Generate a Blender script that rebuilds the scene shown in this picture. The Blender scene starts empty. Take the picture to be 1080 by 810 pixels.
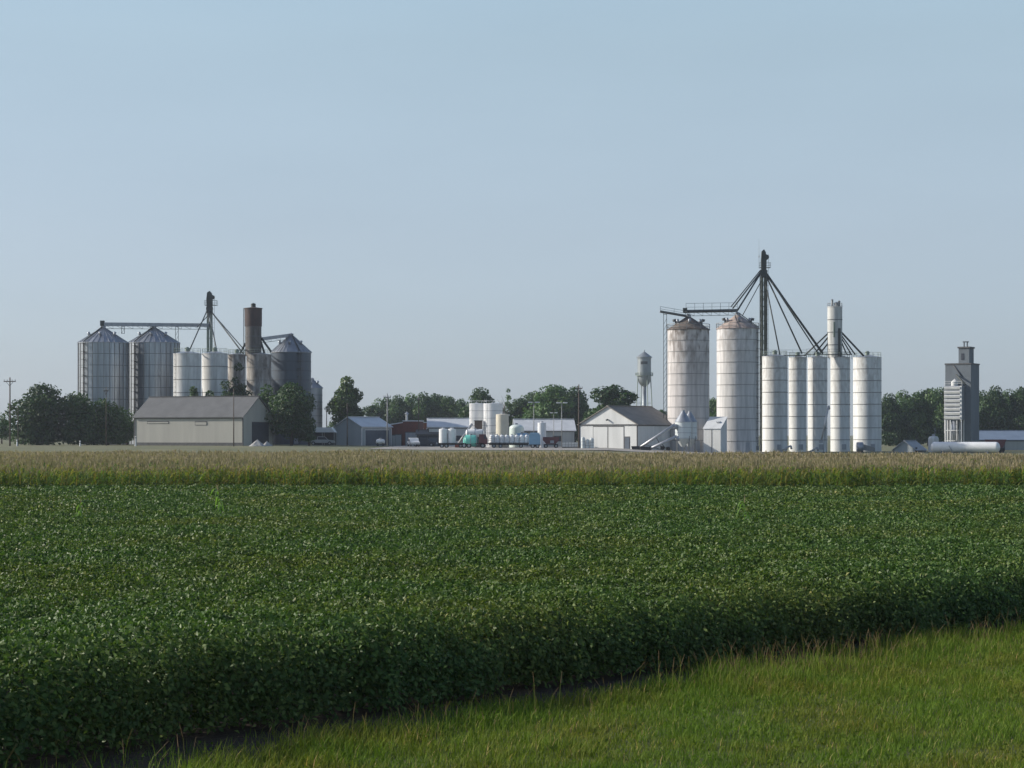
import bpy, math, random
import numpy as np
from mathutils import Vector, Matrix

random.seed(7)
S = bpy.context.scene
COL = S.collection
F, YH, CX, EYE = 2015.0, 456.0, 540.0, 4.0
SUN_EL, SUN_AZ = 25.0, 82.0          # elevation; degrees to the left of the view axis

# ------------------------------------------------------------------ places
def sstep(a, b, t):
    t = np.clip((t - a) / (b - a), 0, 1)
    return t * t * (3 - 2 * t)

def gz(x, y):
    """height of the land"""
    q = CX + F * np.asarray(x, float) / np.maximum(y, 60.0)
    h = np.interp(q, [300, 450, 640, 760], [1.5, 1.05, 1.0, 0.0])
    return h * sstep(185.0, 330.0, np.asarray(y, float))

def X(px, Y): return (px - CX) / F * Y
def Z(py, Y): return EYE - (py - YH) / F * Y
def M(n, Y): return n * Y / F
def base(px, Y):
    x = X(px, Y)
    return Vector((x, Y, float(gz(x, Y))))

# ------------------------------------------------------------------ materials
def nd(nt, kind, x=0, **kw):
    n = nt.nodes.new(kind)
    for k, v in kw.items():
        setattr(n, k, v)
    return n

def rgba(c): return (c[0], c[1], c[2], 1.0)

def mat(name, c1, c2=None, scale=1.0, rough=.7, metal=0.0, stretch=(1, 1, 1), bump=0.0, bscale=None,
        spec=.4, rust=None, lo=.35, hi=.68):
    m = bpy.data.materials.new(name); m.use_nodes = True
    nt = m.node_tree; b = nt.nodes['Principled BSDF']
    b.inputs['Roughness'].default_value = rough; b.inputs['Metallic'].default_value = metal
    b.inputs['Specular IOR Level'].default_value = spec
    tc = nd(nt, 'ShaderNodeTexCoord'); mp = nd(nt, 'ShaderNodeMapping')
    mp.inputs['Scale'].default_value = stretch
    nt.links.new(tc.outputs['Object'], mp.inputs['Vector'])
    nz = nd(nt, 'ShaderNodeTexNoise'); nz.inputs['Scale'].default_value = scale
    nz.inputs['Detail'].default_value = 5.0; nz.inputs['Roughness'].default_value = .62
    nt.links.new(mp.outputs[0], nz.inputs['Vector'])
    if c2 is None: c2 = tuple(v * .8 for v in c1)
    rp = nd(nt, 'ShaderNodeValToRGB'); e = rp.color_ramp.elements
    e[0].position, e[1].position = lo, hi; e[0].color, e[1].color = rgba(c1), rgba(c2)
    nt.links.new(nz.outputs['Fac'], rp.inputs['Fac'])
    out = rp.outputs['Color']
    if rust:      # (colour, height where it starts, height where full, amount, streak scale)
        rc, z0, z1, amt, sc = rust
        sx = nd(nt, 'ShaderNodeSeparateXYZ'); nt.links.new(tc.outputs['Object'], sx.inputs[0])
        mr = nd(nt, 'ShaderNodeMapRange'); mr.inputs['From Min'].default_value = z0; mr.inputs['From Max'].default_value = z1
        nt.links.new(sx.outputs['Z'], mr.inputs['Value'])
        mp2 = nd(nt, 'ShaderNodeMapping'); mp2.inputs['Scale'].default_value = (1, 1, .38)
        nt.links.new(tc.outputs['Object'], mp2.inputs['Vector'])
        n2 = nd(nt, 'ShaderNodeTexNoise'); n2.inputs['Scale'].default_value = sc; n2.inputs['Detail'].default_value = 6
        nt.links.new(mp2.outputs[0], n2.inputs['Vector'])
        r2 = nd(nt, 'ShaderNodeMapRange'); r2.inputs['From Min'].default_value = .42; r2.inputs['From Max'].default_value = .62
        nt.links.new(n2.outputs['Fac'], r2.inputs['Value'])
        mu = nd(nt, 'ShaderNodeMath', operation='MULTIPLY'); nt.links.new(mr.outputs[0], mu.inputs[0]); nt.links.new(r2.outputs[0], mu.inputs[1])
        m3 = nd(nt, 'ShaderNodeMath', operation='MULTIPLY'); nt.links.new(mu.outputs[0], m3.inputs[0]); m3.inputs[1].default_value = amt
        mx = nd(nt, 'ShaderNodeMix', data_type='RGBA'); nt.links.new(m3.outputs[0], mx.inputs['Factor'])
        nt.links.new(out, mx.inputs['A']); mx.inputs['B'].default_value = rgba(rc)
        out = mx.outputs['Result']
    nt.links.new(out, b.inputs['Base Color'])
    if bump:
        nb = nd(nt, 'ShaderNodeTexNoise'); nb.inputs['Scale'].default_value = bscale or scale * 4; nb.inputs['Detail'].default_value = 4
        nt.links.new(mp.outputs[0], nb.inputs['Vector'])
        bp = nd(nt, 'ShaderNodeBump'); bp.inputs['Strength'].default_value = bump; bp.inputs['Distance'].default_value = .1
        nt.links.new(nb.outputs['Fac'], bp.inputs['Height']); nt.links.new(bp.outputs[0], b.inputs['Normal'])
    return m

def leafmat(name, stops, trans=.25, rough=.45, spec=.4, patch=None, patch_scale=.05, objvar=0.0, tcol=None):
    """foliage: colour by the per-face value 'rnd'; optional large patches of another growth colour"""
    m = bpy.data.materials.new(name); m.use_nodes = True
    nt = m.node_tree; b = nt.nodes['Principled BSDF']; o = nt.nodes['Material Output']
    b.inputs['Roughness'].default_value = rough; b.inputs['Specular IOR Level'].default_value = spec
    at = nd(nt, 'ShaderNodeAttribute', attribute_name='rnd')
    rp = nd(nt, 'ShaderNodeValToRGB'); els = rp.color_ramp.elements
    while len(els) < len(stops): els.new(.5)
    for e, (p, c) in zip(els, stops): e.position = p; e.color = rgba(c)
    nt.links.new(at.outputs['Fac'], rp.inputs['Fac']); out = rp.outputs['Color']
    if patch:
        ge = nd(nt, 'ShaderNodeNewGeometry'); nz = nd(nt, 'ShaderNodeTexNoise')
        nz.inputs['Scale'].default_value = patch_scale; nz.inputs['Detail'].default_value = 4
        nt.links.new(ge.outputs['Position'], nz.inputs['Vector'])
        mr = nd(nt, 'ShaderNodeMapRange'); mr.inputs['From Min'].default_value = .42; mr.inputs['From Max'].default_value = .68
        nt.links.new(nz.outputs['Fac'], mr.inputs['Value'])
        mx = nd(nt, 'ShaderNodeMix', data_type='RGBA', blend_type='MULTIPLY'); nt.links.new(mr.outputs[0], mx.inputs['Factor'])
        nt.links.new(out, mx.inputs['A']); mx.inputs['B'].default_value = rgba(patch); out = mx.outputs['Result']
    if objvar:
        oi = nd(nt, 'ShaderNodeObjectInfo'); mr = nd(nt, 'ShaderNodeMapRange')
        mr.inputs['To Min'].default_value = 1 - objvar; mr.inputs['To Max'].default_value = 1 + objvar
        nt.links.new(oi.outputs['Random'], mr.inputs['Value'])
        hs = nd(nt, 'ShaderNodeHueSaturation'); nt.links.new(mr.outputs[0], hs.inputs['Value']); nt.links.new(out, hs.inputs['Color'])
        out = hs.outputs['Color']
    nt.links.new(out, b.inputs['Base Color'])
    if trans:
        t = nd(nt, 'ShaderNodeBsdfTranslucent')
        ms = nd(nt, 'ShaderNodeMixShader'); ms.inputs[0].default_value = trans
        g = nd(nt, 'ShaderNodeMix', data_type='RGBA', blend_type='MULTIPLY'); g.inputs['Factor'].default_value = 1.0
        nt.links.new(out, g.inputs['A']); g.inputs['B'].default_value = rgba(tcol or (1.5, 1.7, .8))
        nt.links.new(g.outputs['Result'], t.inputs['Color'])
        nt.links.new(b.outputs[0], ms.inputs[1]); nt.links.new(t.outputs[0], ms.inputs[2])
        nt.links.new(ms.outputs[0], o.inputs['Surface'])
    return m

RUST = (.12, .075, .05)
MT = dict(
    white_steel=mat('white_steel', (.66, .67, .66), (.40, .405, .395), .7, .5, stretch=(1.6, 1.6, .12), bump=.06, rust=(RUST, 10, 19, .22, 1.6)),
    white_steel_clean=mat('white_steel_clean', (.70, .71, .70), (.50, .51, .50), .7, .5, stretch=(1.6, 1.6, .10), bump=.06, rust=((.25, .22, .19), 2, 19, .4, 2.2)),
    stained_stave=mat('stained_stave', (.58, .55, .53), (.36, .34, .33), .8, .75, stretch=(1.8, 1.8, .14), bump=.1, rust=((.12, .095, .075), 13, 24, .95, 1.3)),
    pale_stave=mat('pale_stave', (.64, .63, .62), (.40, .40, .40), .8, .65, stretch=(1.8, 1.8, .14), bump=.1, rust=((.2, .165, .14), 15, 25, .55, 1.3)),
    rusty_dome=mat('rusty_dome', (.15, .125, .105), (.085, .068, .055), 1.2, .85, bump=.2),
    pale_dome=mat('pale_dome', (.42, .35, .31), (.25, .19, .16), 1.0, .8, bump=.2),
    galv=mat('galvanised_sheet', (.35, .385, .425), (.21, .235, .265), .9, .36, .85, stretch=(2.2, 2.2, .1), bump=.08),
    galv_roof=mat('galvanised_roof', (.38, .40, .42), (.27, .29, .31), .7, .42, .6),
    galv_dull=mat('weathered_galvanised', (.34, .36, .39), (.26, .28, .31), .7, .5, .5, stretch=(2, 2, .1)),
    blue_bin=mat('blue_grey_steel', (.052, .076, .106), (.038, .056, .080), .5, .45, .0, stretch=(2, 2, .1)),
    rust_silo=mat('rust_stained_silo', (.46, .45, .43), (.20, .18, .16), 1.0, .75, stretch=(1.4, 1.4, .2), bump=.1, rust=((.075, .06, .05), 2, 15, .8, .8)),
    rust_tank=mat('rust_topped_tank', (.125, .118, .112), (.06, .052, .047), 1.0, .75, stretch=(1.4, 1.4, .3), bump=.1),
    red_rust=mat('red_rust', (.072, .044, .038), (.042, .032, .030), 1.0, .8, stretch=(1.2, 1.2, .4), bump=.15),
    dark_steel=mat('dark_painted_steel', (.055, .065, .06), (.035, .042, .04), 1.5, .6),
    green_steel=mat('faded_green_steel', (.25, .30, .25), (.17, .21, .175), 1.0, .6, .2, stretch=(1, 1, .3)),
    leg_green=mat('weathered_leg_steel', (.135, .155, .115), (.08, .09, .07), .8, .65, .2, stretch=(1, 1, .15)),
    seam=mat('seam_steel', (.24, .24, .235), (.15, .15, .145), 2.0, .7),
    seam_dark=mat('seam_dark_steel', (.12, .13, .135), (.08, .085, .09), 2.0, .7),
    barn_white=mat('barn_white_siding', (.40, .39, .345), (.335, .325, .29), .35, .7, stretch=(1.5, 1.5, .15), bump=.05),
    shed_white=mat('shed_white_siding', (.62, .63, .62), (.50, .51, .50), .4, .65, stretch=(1.5, 1.5, .15), bump=.05),
    barn_roof=mat('grey_roof', (.126, .129, .128), (.095, .098, .098), .5, .75, bump=.1),
    shed_roof=mat('taupe_shingle_roof', (.235, .218, .190), (.175, .164, .145), .6, .85, bump=.15),
    pale_roof=mat('pale_metal_roof', (.62, .64, .65), (.50, .52, .53), .4, .4, .1),
    grey_siding=mat('grey_steel_siding', (.36, .39, .40), (.28, .31, .32), .5, .6, stretch=(2, 2, .1)),
    dark_door=mat('dark_blue_door', (.035, .042, .058), (.028, .032, .045), .8, .6),
    slate_door=mat('slate_door', (.09, .115, .15), (.07, .09, .115), .8, .5),
    trim=mat('dark_trim', (.10, .10, .10), (.06, .06, .06), 2.0, .7),
    white_trim=mat('white_trim', (.72, .72, .71), (.6, .6, .6), 2.0, .6),
    brick=mat('red_brick', (.165, .055, .042), (.105, .04, .034), 1.4, .9, bump=.1),
    orange_brick=mat('orange_red_brick', (.24, .095, .06), (.17, .07, .05), 1.4, .9),
    navy=mat('navy_siding', (.045, .055, .075), (.032, .04, .052), 1.0, .7),
    poly_white=mat('white_polyethylene', (.74, .75, .75), (.64, .65, .65), .7, .4),
    cream=mat('cream_tank_paint', (.58, .54, .43), (.48, .45, .37), .7, .55),
    aqua=mat('aqua_tank_paint', (.16, .56, .46), (.13, .48, .40), .7, .35),
    pale_green=mat('pale_green_poly', (.62, .70, .66), (.52, .60, .57), .7, .4),
    sky_blue=mat('light_blue_poly', (.30, .47, .60), (.24, .39, .52), .7, .4),
    blue=mat('mid_blue_paint', (.20, .36, .50), (.16, .29, .42), .7, .45),
    maroon=mat('maroon_paint', (.13, .04, .045), (.085, .03, .034), .9, .5),
    rubber=mat('black_rubber', (.02, .02, .02), (.03, .03, .03), 3.0, .85),
    chassis=mat('dark_chassis', (.04, .042, .045), (.028, .03, .03), 2.0, .7),
    tan_panel=mat('brown_panel', (.17, .125, .095), (.12, .09, .07), 1.0, .8),
    wood=mat('weathered_pole_wood', (.115, .09, .07), (.07, .055, .045), 2.0, .9, stretch=(3, 3, .3)),
    steel_pole=mat('grey_pole_steel', (.26, .27, .27), (.19, .2, .2), 2.0, .6, .3),
    weathered_tank=mat('weathered_tank_paint', (.60, .61, .59), (.34, .35, .335), .9, .6, stretch=(1.6, 1.6, .2), bump=.08),
    concrete=mat('grey_concrete', (.145, .168, .188), (.112, .130, .147), .35, .9, stretch=(1, 1, .4), bump=.08),
    louver=mat('pale_louver_steel', (.68, .69, .68), (.56, .57, .57), .8, .55),
    hopper=mat('pale_galvanised_hopper', (.62, .66, .66), (.52, .56, .56), .8, .45, .15, stretch=(2, 2, .15)),
    silver=mat('silver_tower_paint', (.27, .30, .31), (.19, .21, .22), .5, .45, .35, stretch=(1, 1, .3)),
    auger=mat('auger_galvanised', (.48, .49, .50), (.34, .35, .36), 1.0, .45, .4),
    gravelpile=mat('pale_crushed_stone', (.42, .41, .39), (.27, .265, .255), 2.5, .95, bump=.5),
    gravel=mat('yard_gravel', (.30, .285, .26), (.20, .19, .17), .5, .95, bump=.2, bscale=4),
    grassland=mat('mown_grass_ground', (.145, .140, .072), (.085, .098, .040), .12, .95, bump=.3, bscale=3),
    thatch=mat('grass_thatch', (.085, .098, .024), (.055, .075, .018), 2.5, .95, bump=.4, bscale=14),
    soil=mat('field_soil', (.045, .031, .022), (.026, .019, .014), 1.2, .95, bump=.6, bscale=9),
    bark=mat('tree_bark', (.075, .06, .048), (.045, .036, .03), 2.0, .95, stretch=(2, 2, .4)),
    bare_bark=mat('grey_dead_bark', (.20, .185, .17), (.13, .12, .11), 2.0, .95),
    blueroof=mat('blue_grey_roof', (.20, .255, .33), (.155, .20, .265), .4, .45, .2),
    red_paint=mat('dull_red_paint', (.28, .08, .06), (.2, .06, .05), 1.0, .6),
    tyre=None,
)
MT['tyre'] = MT['rubber']
LF = dict(
    soy=leafmat('soybean_leaf', [(0, (.021, .054, .013)), (.5, (.060, .116, .027)), (.82, (.122, .184, .053)), (1, (.20, .23, .095))], .20, .50, .20,
                patch=(1.4, 1.05, .9), patch_scale=.16),
    corn=leafmat('corn_leaf', [(0, (.055, .115, .020)), (.5, (.115, .175, .030)), (.8, (.22, .21, .050)), (1, (.28, .22, .08))], .42, .5, .2,
                 patch=(1.15, .98, .9), patch_scale=.06),
    tassel=leafmat('corn_tassel', [(0, (.20, .168, .112)), (.6, (.25, .21, .14)), (1, (.30, .25, .16))], .2, .8, .1),
    grass=leafmat('verge_grass', [(0, (.068, .125, .017)), (.5, (.120, .182, .026)), (.8, (.175, .215, .042)), (1, (.29, .255, .10))], .28, .6, .06,
                  patch=(1.35, .95, 1.2), patch_scale=.55),
    seed=leafmat('grass_seedhead', [(0, (.085, .060, .036)), (1, (.16, .115, .065))], .25, .8, .1),
    tree=leafmat('tree_leaf', [(0, (.028, .070, .020)), (.6, (.052, .106, .028)), (1, (.098, .158, .044))], .2, .55, .3, objvar=.22),
    tree_dark=leafmat('dark_tree_leaf', [(0, (.020, .054, .016)), (.6, (.038, .084, .022)), (1, (.072, .126, .034))], .2, .55, .3, objvar=.2),
    tree_pale=leafmat('cottonwood_leaf', [(0, (.045, .080, .026)), (.6, (.065, .110, .034)), (1, (.10, .15, .05))], .22, .5, .3),
    volunteer=leafmat('bright_corn_leaf', [(0, (.115, .215, .04)), (1, (.18, .29, .07))], .38, .5, .3),
)

# ------------------------------------------------------------------ mesh helpers
class MB:
    def __init__(s): s.v = []; s.f = []; s.sm = []
    def quad(s, pts, sm=False):
        i = len(s.v); s.v += [tuple(p) for p in pts]; s.f.append(tuple(range(i, i + len(pts)))); s.sm.append(sm); return s
    def box(s, c, d, rz=0.0, rot=None):
        R = rot or Matrix.Rotation(rz, 3, 'Z'); i = len(s.v); c = Vector(c)
        for sx in (-.5, .5):
            for sy in (-.5, .5):
                for sz in (-.5, .5): s.v.append(tuple(c + R @ Vector((sx * d[0], sy * d[1], sz * d[2]))))
        for q in ((0, 1, 3, 2), (4, 6, 7, 5), (0, 4, 5, 1), (2, 3, 7, 6), (0, 2, 6, 4), (1, 5, 7, 3)):
            s.f.append(tuple(i + k for k in q)); s.sm.append(False)
        return s
    def beam(s, a, b, w, h=None):
        a, b = Vector(a), Vector(b); d = b - a
        if d.length < 1e-6: return s
        z = d.normalized(); x = z.cross(Vector((0, 0, 1)))
        x = Vector((1, 0, 0)) if x.length < 1e-4 else x.normalized(); y = z.cross(x)
        return s.box((a + b) / 2, (w, h or w, d.length), rot=Matrix((x, y, z)).transposed())
    def tube(s, a, b, r0, r1=None, n=10, cap=True):
        a, b = Vector(a), Vector(b); r1 = r0 if r1 is None else r1
        z = (b - a).normalized(); x = z.cross(Vector((0, 0, 1)))
        x = Vector((1, 0, 0)) if x.length < 1e-4 else x.normalized(); y = z.cross(x); i = len(s.v)
        for p, r in ((a, r0), (b, r1)):
            for k in range(n):
                t = 2 * math.pi * k / n; s.v.append(tuple(p + r * (math.cos(t) * x + math.sin(t) * y)))
        for k in range(n):
            k2 = (k + 1) % n; s.f.append((i + k, i + k2, i + n + k2, i + n + k)); s.sm.append(True)
        if cap:
            s.f.append(tuple(i + k for k in reversed(range(n)))); s.sm.append(False)
            s.f.append(tuple(i + n + k for k in range(n))); s.sm.append(False)
        return s
    def lathe(s, prof, n=40, c=(0, 0, 0), axis='Z', smooth=True, crease=True):
        """profile [(r, h)]; with crease each band has its own vertices so the edges stay sharp"""
        c = Vector(c)
        def P(r, h, t):
            u, w = r * math.cos(t), r * math.sin(t)
            return tuple(c + (Vector((u, w, h)) if axis == 'Z' else Vector((h, u, w)) if axis == 'X' else Vector((u, h, w))))
        def ring(r, h):
            i = len(s.v)
            if r < 1e-6: s.v.append(P(0, h, 0)); return [i] * n
            s.v.extend(P(r, h, 2 * math.pi * k / n) for k in range(n)); return list(range(i, i + n))
        prev = None
        for (r0, h0), (r1, h1) in zip(prof, prof[1:]):
            a = ring(r0, h0) if (crease or prev is None) else prev
            b = ring(r1, h1); prev = b
            for k in range(n):
                k2 = (k + 1) % n
                q = [a[k], a[k2], b[k2], b[k]]
                q = [v for j, v in enumerate(q) if v not in q[:j]]
                if len(q) > 2: s.f.append(tuple(q)); s.sm.append(smooth)
        return s
    def prism(s, poly, y0, y1, ax='Y'):
        """polygon in the x-z plane pulled along y (ax='Y') or in y-z pulled along x (ax='X')"""
        P = (lambda a, z, t: (a, t, z)) if ax == 'Y' else (lambda a, z, t: (t, a, z))
        i = len(s.v); n = len(poly)
        s.v += [P(a, z, y0) for a, z in poly] + [P(a, z, y1) for a, z in poly]
        s.f.append(tuple(range(i, i + n))); s.sm.append(False); s.f.append(tuple(reversed(range(i + n, i + 2 * n)))); s.sm.append(False)
        for k in range(n):
            k2 = (k + 1) % n; s.f.append((i + k, i + n + k, i + n + k2, i + k2)); s.sm.append(False)
        return s
    def build(s, name, m, parent=None, label=None):
        me = bpy.data.meshes.new(name); me.from_pydata(s.v, [], s.f); me.materials.append(m)
        me.polygons.foreach_set('use_smooth', s.sm)
        import bmesh
        bm = bmesh.new(); bm.from_mesh(me); bmesh.ops.recalc_face_normals(bm, faces=bm.faces); bm.to_mesh(me); bm.free()
        o = bpy.data.objects.new(name, me); COL.objects.link(o)
        if parent: o.parent = parent
        if label: o['label'] = label
        return o

def tag(o, label=None, cat=None, group=None, kind=None):
    for k, v in (('label', label), ('category', cat), ('group', group), ('kind', kind)):
        if v: o[k] = v
    return o

def thing(name, label, cat, loc, rz=0.0, group=None):
    o = bpy.data.objects.new(name, None); COL.objects.link(o); o.location = loc; o.rotation_euler[2] = rz
    o.empty_display_size = .5
    return tag(o, label, cat, group)

def dup(root, loc, rz=None, scale=None, label=None):
    r = root.copy(); COL.objects.link(r); r.location = loc
    if rz is not None: r.rotation_euler[2] = rz
    if scale is not None: r.scale = scale
    if label: r['label'] = label
    for ch in list(root.children):
        c = ch.copy(); COL.objects.link(c); c.parent = r
        for g in ch.children:
            d = g.copy(); COL.objects.link(d); d.parent = c
    return r

def qmesh(name, V, Q, mats, rnd=None, mi=None, smooth=False, parent=None):
    """a mesh from numpy arrays: V n x 3, Q m x 4"""
    me = bpy.data.meshes.new(name); n, q = len(V), len(Q)
    me.vertices.add(n); me.vertices.foreach_set('co', np.ascontiguousarray(V, np.float32).ravel())
    me.loops.add(q * 4); me.loops.foreach_set('vertex_index', np.ascontiguousarray(Q, np.int32).ravel())
    me.polygons.add(q); me.polygons.foreach_set('loop_start', np.arange(0, q * 4, 4, dtype=np.int32))
    if mi is not None: me.polygons.foreach_set('material_index', np.ascontiguousarray(mi, np.int32))
    if smooth: me.polygons.foreach_set('use_smooth', np.ones(q, bool))
    for m in mats: me.materials.append(m)
    me.update(calc_edges=True)
    if rnd is not None:
        a = me.attributes.new('rnd', 'FLOAT', 'FACE'); a.data.foreach_set('value', np.ascontiguousarray(rnd, np.float32))
    o = bpy.data.objects.new(name, me); COL.objects.link(o)
    if parent: o.parent = parent
    return o

def stamp(tv, tq, pos, rz, sc, lean=None):
    """copies of one template at many places, as plain vertices"""
    k, n = len(pos), len(tv)
    c, s_ = np.cos(rz)[:, None], np.sin(rz)[:, None]
    sc = np.asarray(sc); sc = sc if sc.ndim == 2 else np.stack([sc] * 3, 1)
    x = tv[None, :, 0] * sc[:, :1]; y = tv[None, :, 1] * sc[:, 1:2]; z = tv[None, :, 2] * sc[:, 2:]
    out = np.stack([c * x - s_ * y, s_ * x + c * y, z], 2)
    if lean is not None: out[:, :, :2] += lean[:, None, :] * z[:, :, None]
    out += pos[:, None, :]
    Q = tq[None] + (np.arange(k) * n)[:, None, None]
    return out.reshape(-1, 3), Q.reshape(-1, 4)

def vnoise(x, y, seed=0):
    """smooth value noise"""
    r = np.random.default_rng(seed); T = r.random((64, 64))
    xi, yi = np.floor(x).astype(int), np.floor(y).astype(int); fx, fy = x - xi, y - yi
    fx, fy = fx * fx * (3 - 2 * fx), fy * fy * (3 - 2 * fy)
    g = lambda a, b: T[a % 64, b % 64]
    return (g(xi, yi) * (1 - fx) + g(xi + 1, yi) * fx) * (1 - fy) + (g(xi, yi + 1) * (1 - fx) + g(xi + 1, yi + 1) * fx) * fy

def leaf_quads(pos, nrm, L, W, r, fold=.25):
    """rhombic leaves folded along the midrib: base, side, tip, side"""
    n = len(pos); t = r.normal(size=(n, 3)); t -= (t * nrm).sum(1, keepdims=True) * nrm
    t /= np.linalg.norm(t, axis=1, keepdims=True) + 1e-9
    b = np.cross(nrm, t); L = L[:, None]; W = W[:, None]
    V = np.stack([pos - t * L * .5, pos + b * W * .5 + nrm * W * fold - t * L * .06, pos + t * L * .5 - nrm * L * .12, pos - b * W * .5 + nrm * W * fold - t * L * .06], 1)
    return V.reshape(-1, 3), np.arange(n * 4).reshape(-1, 4)

def unit(v): return v / (np.linalg.norm(v, axis=1, keepdims=True) + 1e-9)
#@@SETTING
# ------------------------------------------------------------------ setting: land, fields
def land():
    ys = np.concatenate([np.linspace(-400, 0, 9), np.linspace(8, 180, 22)[0:], np.linspace(188, 420, 30), np.linspace(450, 2400, 16)])
    xs = np.concatenate([np.linspace(-2400, -260, 12), np.linspace(-220, 220, 56), np.linspace(260, 2400, 12)])
    gx, gy = np.meshgrid(xs, ys)
    V = np.stack([gx, gy, gz(gx, gy)], 2).reshape(-1, 3); nx, ny = len(xs), len(ys)
    i = (np.arange(ny - 1)[:, None] * nx + np.arange(nx - 1)[None]).ravel()
    o = qmesh('ground', V, np.stack([i, i + 1, i + nx + 1, i + nx], 1), [MT['grassland']], smooth=True)
    tag(o, kind='structure')
    # gravel yard of the elevator, draped 4 cm above the grass
    xs = np.linspace(-24, 52, 39); ys = np.linspace(318, 412, 24); gx, gy = np.meshgrid(xs, ys); nx, ny = len(xs), len(ys)
    V = np.stack([gx, gy, gz(gx, gy) + .06], 2).reshape(-1, 3); i = (np.arange(ny - 1)[:, None] * nx + np.arange(nx - 1)[None]).ravel()
    o = qmesh('gravel_yard', V, np.stack([i, i + 1, i + nx + 1, i + nx], 1), [MT['gravel']], smooth=True); tag(o, kind='structure')
    m = MB(); m.quad([(-40, -20, .004), (40, -20, .004), (40, 68.6, .004), (-40, -15.4, .004)])
    tag(m.build('verge_ground', MT['thatch']), kind='structure')
    # tilled soil under the crops, its edge along the verge
    m = MB(); e = lambda x, off: 29.0 + 1.05 * x - off
    m.quad([(-42, e(-42, 2.1), .008), (75, e(75, 2.1), .008), (75, 180, .008), (-70, 180, .008), (-70, e(-42, 2.1), .008)])
    tag(m.build('field_soil', MT['soil']), kind='structure')

EDGE = lambda x, y: (y - (29.0 + 1.05 * x)) * .69       # metres inside the bean field, across its edge
CORN_Y = 102.5
def halfw(y, mrg): return .268 * y + mrg

def soybeans():
    r = np.random.default_rng(3); parts = []
    bands = [(15, 36, 1150, .080), (36, 48, 800, .094), (48, 68, 560, .106), (68, 86, 330, .134), (86, 104, 225, .165)]
    for y0, y1, dens, L0 in bands:
        wmax = halfw(y1, 5); n = int((y1 - y0) * 2 * wmax * dens)
        x = r.uniform(-wmax, wmax, n); y = r.uniform(y0, y1, n)
        wob = .35 * (vnoise(x * 1.3 + 9, y * 1.3, 5) - .5) + .45 * (vnoise(x * 3.7, y * 3.7, 15) - .5) + r.normal(0, .10, n) + .4 * (vnoise(x * .35, y * .35, 8) - .5)
        d = EDGE(x, y) + wob
        k = (d > 0) & (np.abs(x) < halfw(y, 5)); x, y, d = x[k], y[k], d[k]
        top = 1.12 + .10 * (vnoise(x * .12, y * .12, 1) - .5) + .15 * (vnoise(x * 1.25, y * 1.25, 2) - .5) + .22 * (vnoise(x * 2.9, y * 2.9, 4) - .5)
        top += (.06 + .26 * np.clip((4 - x) / 9, 0, 1)) * np.exp(-np.clip(d, 0, 99) / 3.0)
        top *= .84 + .16 * np.clip(d / .4, 0, 1) ** .6
        u = r.random(len(x))
        depth = np.where(d < 1.3, u ** 1.15 * (top - .10), u ** 1.5 * .5)
        z = top - depth
        nr = unit(np.stack([-.15 + r.normal(0, .65, len(x)), r.normal(0, .65, len(x)), .12 + r.random(len(x)) * .8], 1))
        edge = d < .5
        nr[edge] = unit(nr[edge] + np.array([.5, -.6, 0]))
        L = L0 * r.uniform(.65, 1.25, len(x)); W = L * r.uniform(.36, .58, len(x))
        V, Q = leaf_quads(np.stack([x, y, z], 1), nr, L, W, r)
        c = np.clip(r.beta(2, 2.6, len(x)) + (r.random(len(x)) < .02) * .45, 0, 1)
        parts.append((V, Q, c))
    off = 0; Vs, Qs, Cs = [], [], []
    for V, Q, c in parts: Vs.append(V); Qs.append(Q + off); Cs.append(c); off += len(V)
    # extra leaves along the edge so that the flank is closed down to the soil
    n = 110000; x = r.uniform(-13, 22, n); d = r.random(n) ** 1.3 * .9; y = 29.0 + 1.05 * x + d / .69
    y += -.5 * (vnoise(x * 1.3 + 9, y * 1.3, 5) - .5) - .6 * (vnoise(x * 3.7, y * 3.7, 15) - .5) + r.normal(0, .22, n)
    z = .06 + r.random(n) ** .8 * (.75 + .5 * vnoise(x * 2.4, y * 2.4, 16)) * (.92 + .3 * np.clip((4 - x) / 9, 0, 1)) * (.7 + .3 * np.clip(d / .5, 0, 1))
    nr = unit(np.stack([.5 + r.normal(0, .5, n), -.6 + r.normal(0, .5, n), .35 + r.random(n) * .6], 1))
    L = .088 * r.uniform(.65, 1.25, n); V, Q = leaf_quads(np.stack([x, y, z], 1), nr, L, L * .55, r)
    Vs.append(V); Qs.append(Q + off); Cs.append(r.beta(2, 2.6, n))
    o = qmesh('soybean_field', np.concatenate(Vs), np.concatenate(Qs), [LF['soy']], np.concatenate(Cs))
    tag(o, 'dense dark green soybean field filling the ground before the corn', 'crop', kind='stuff')

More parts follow.
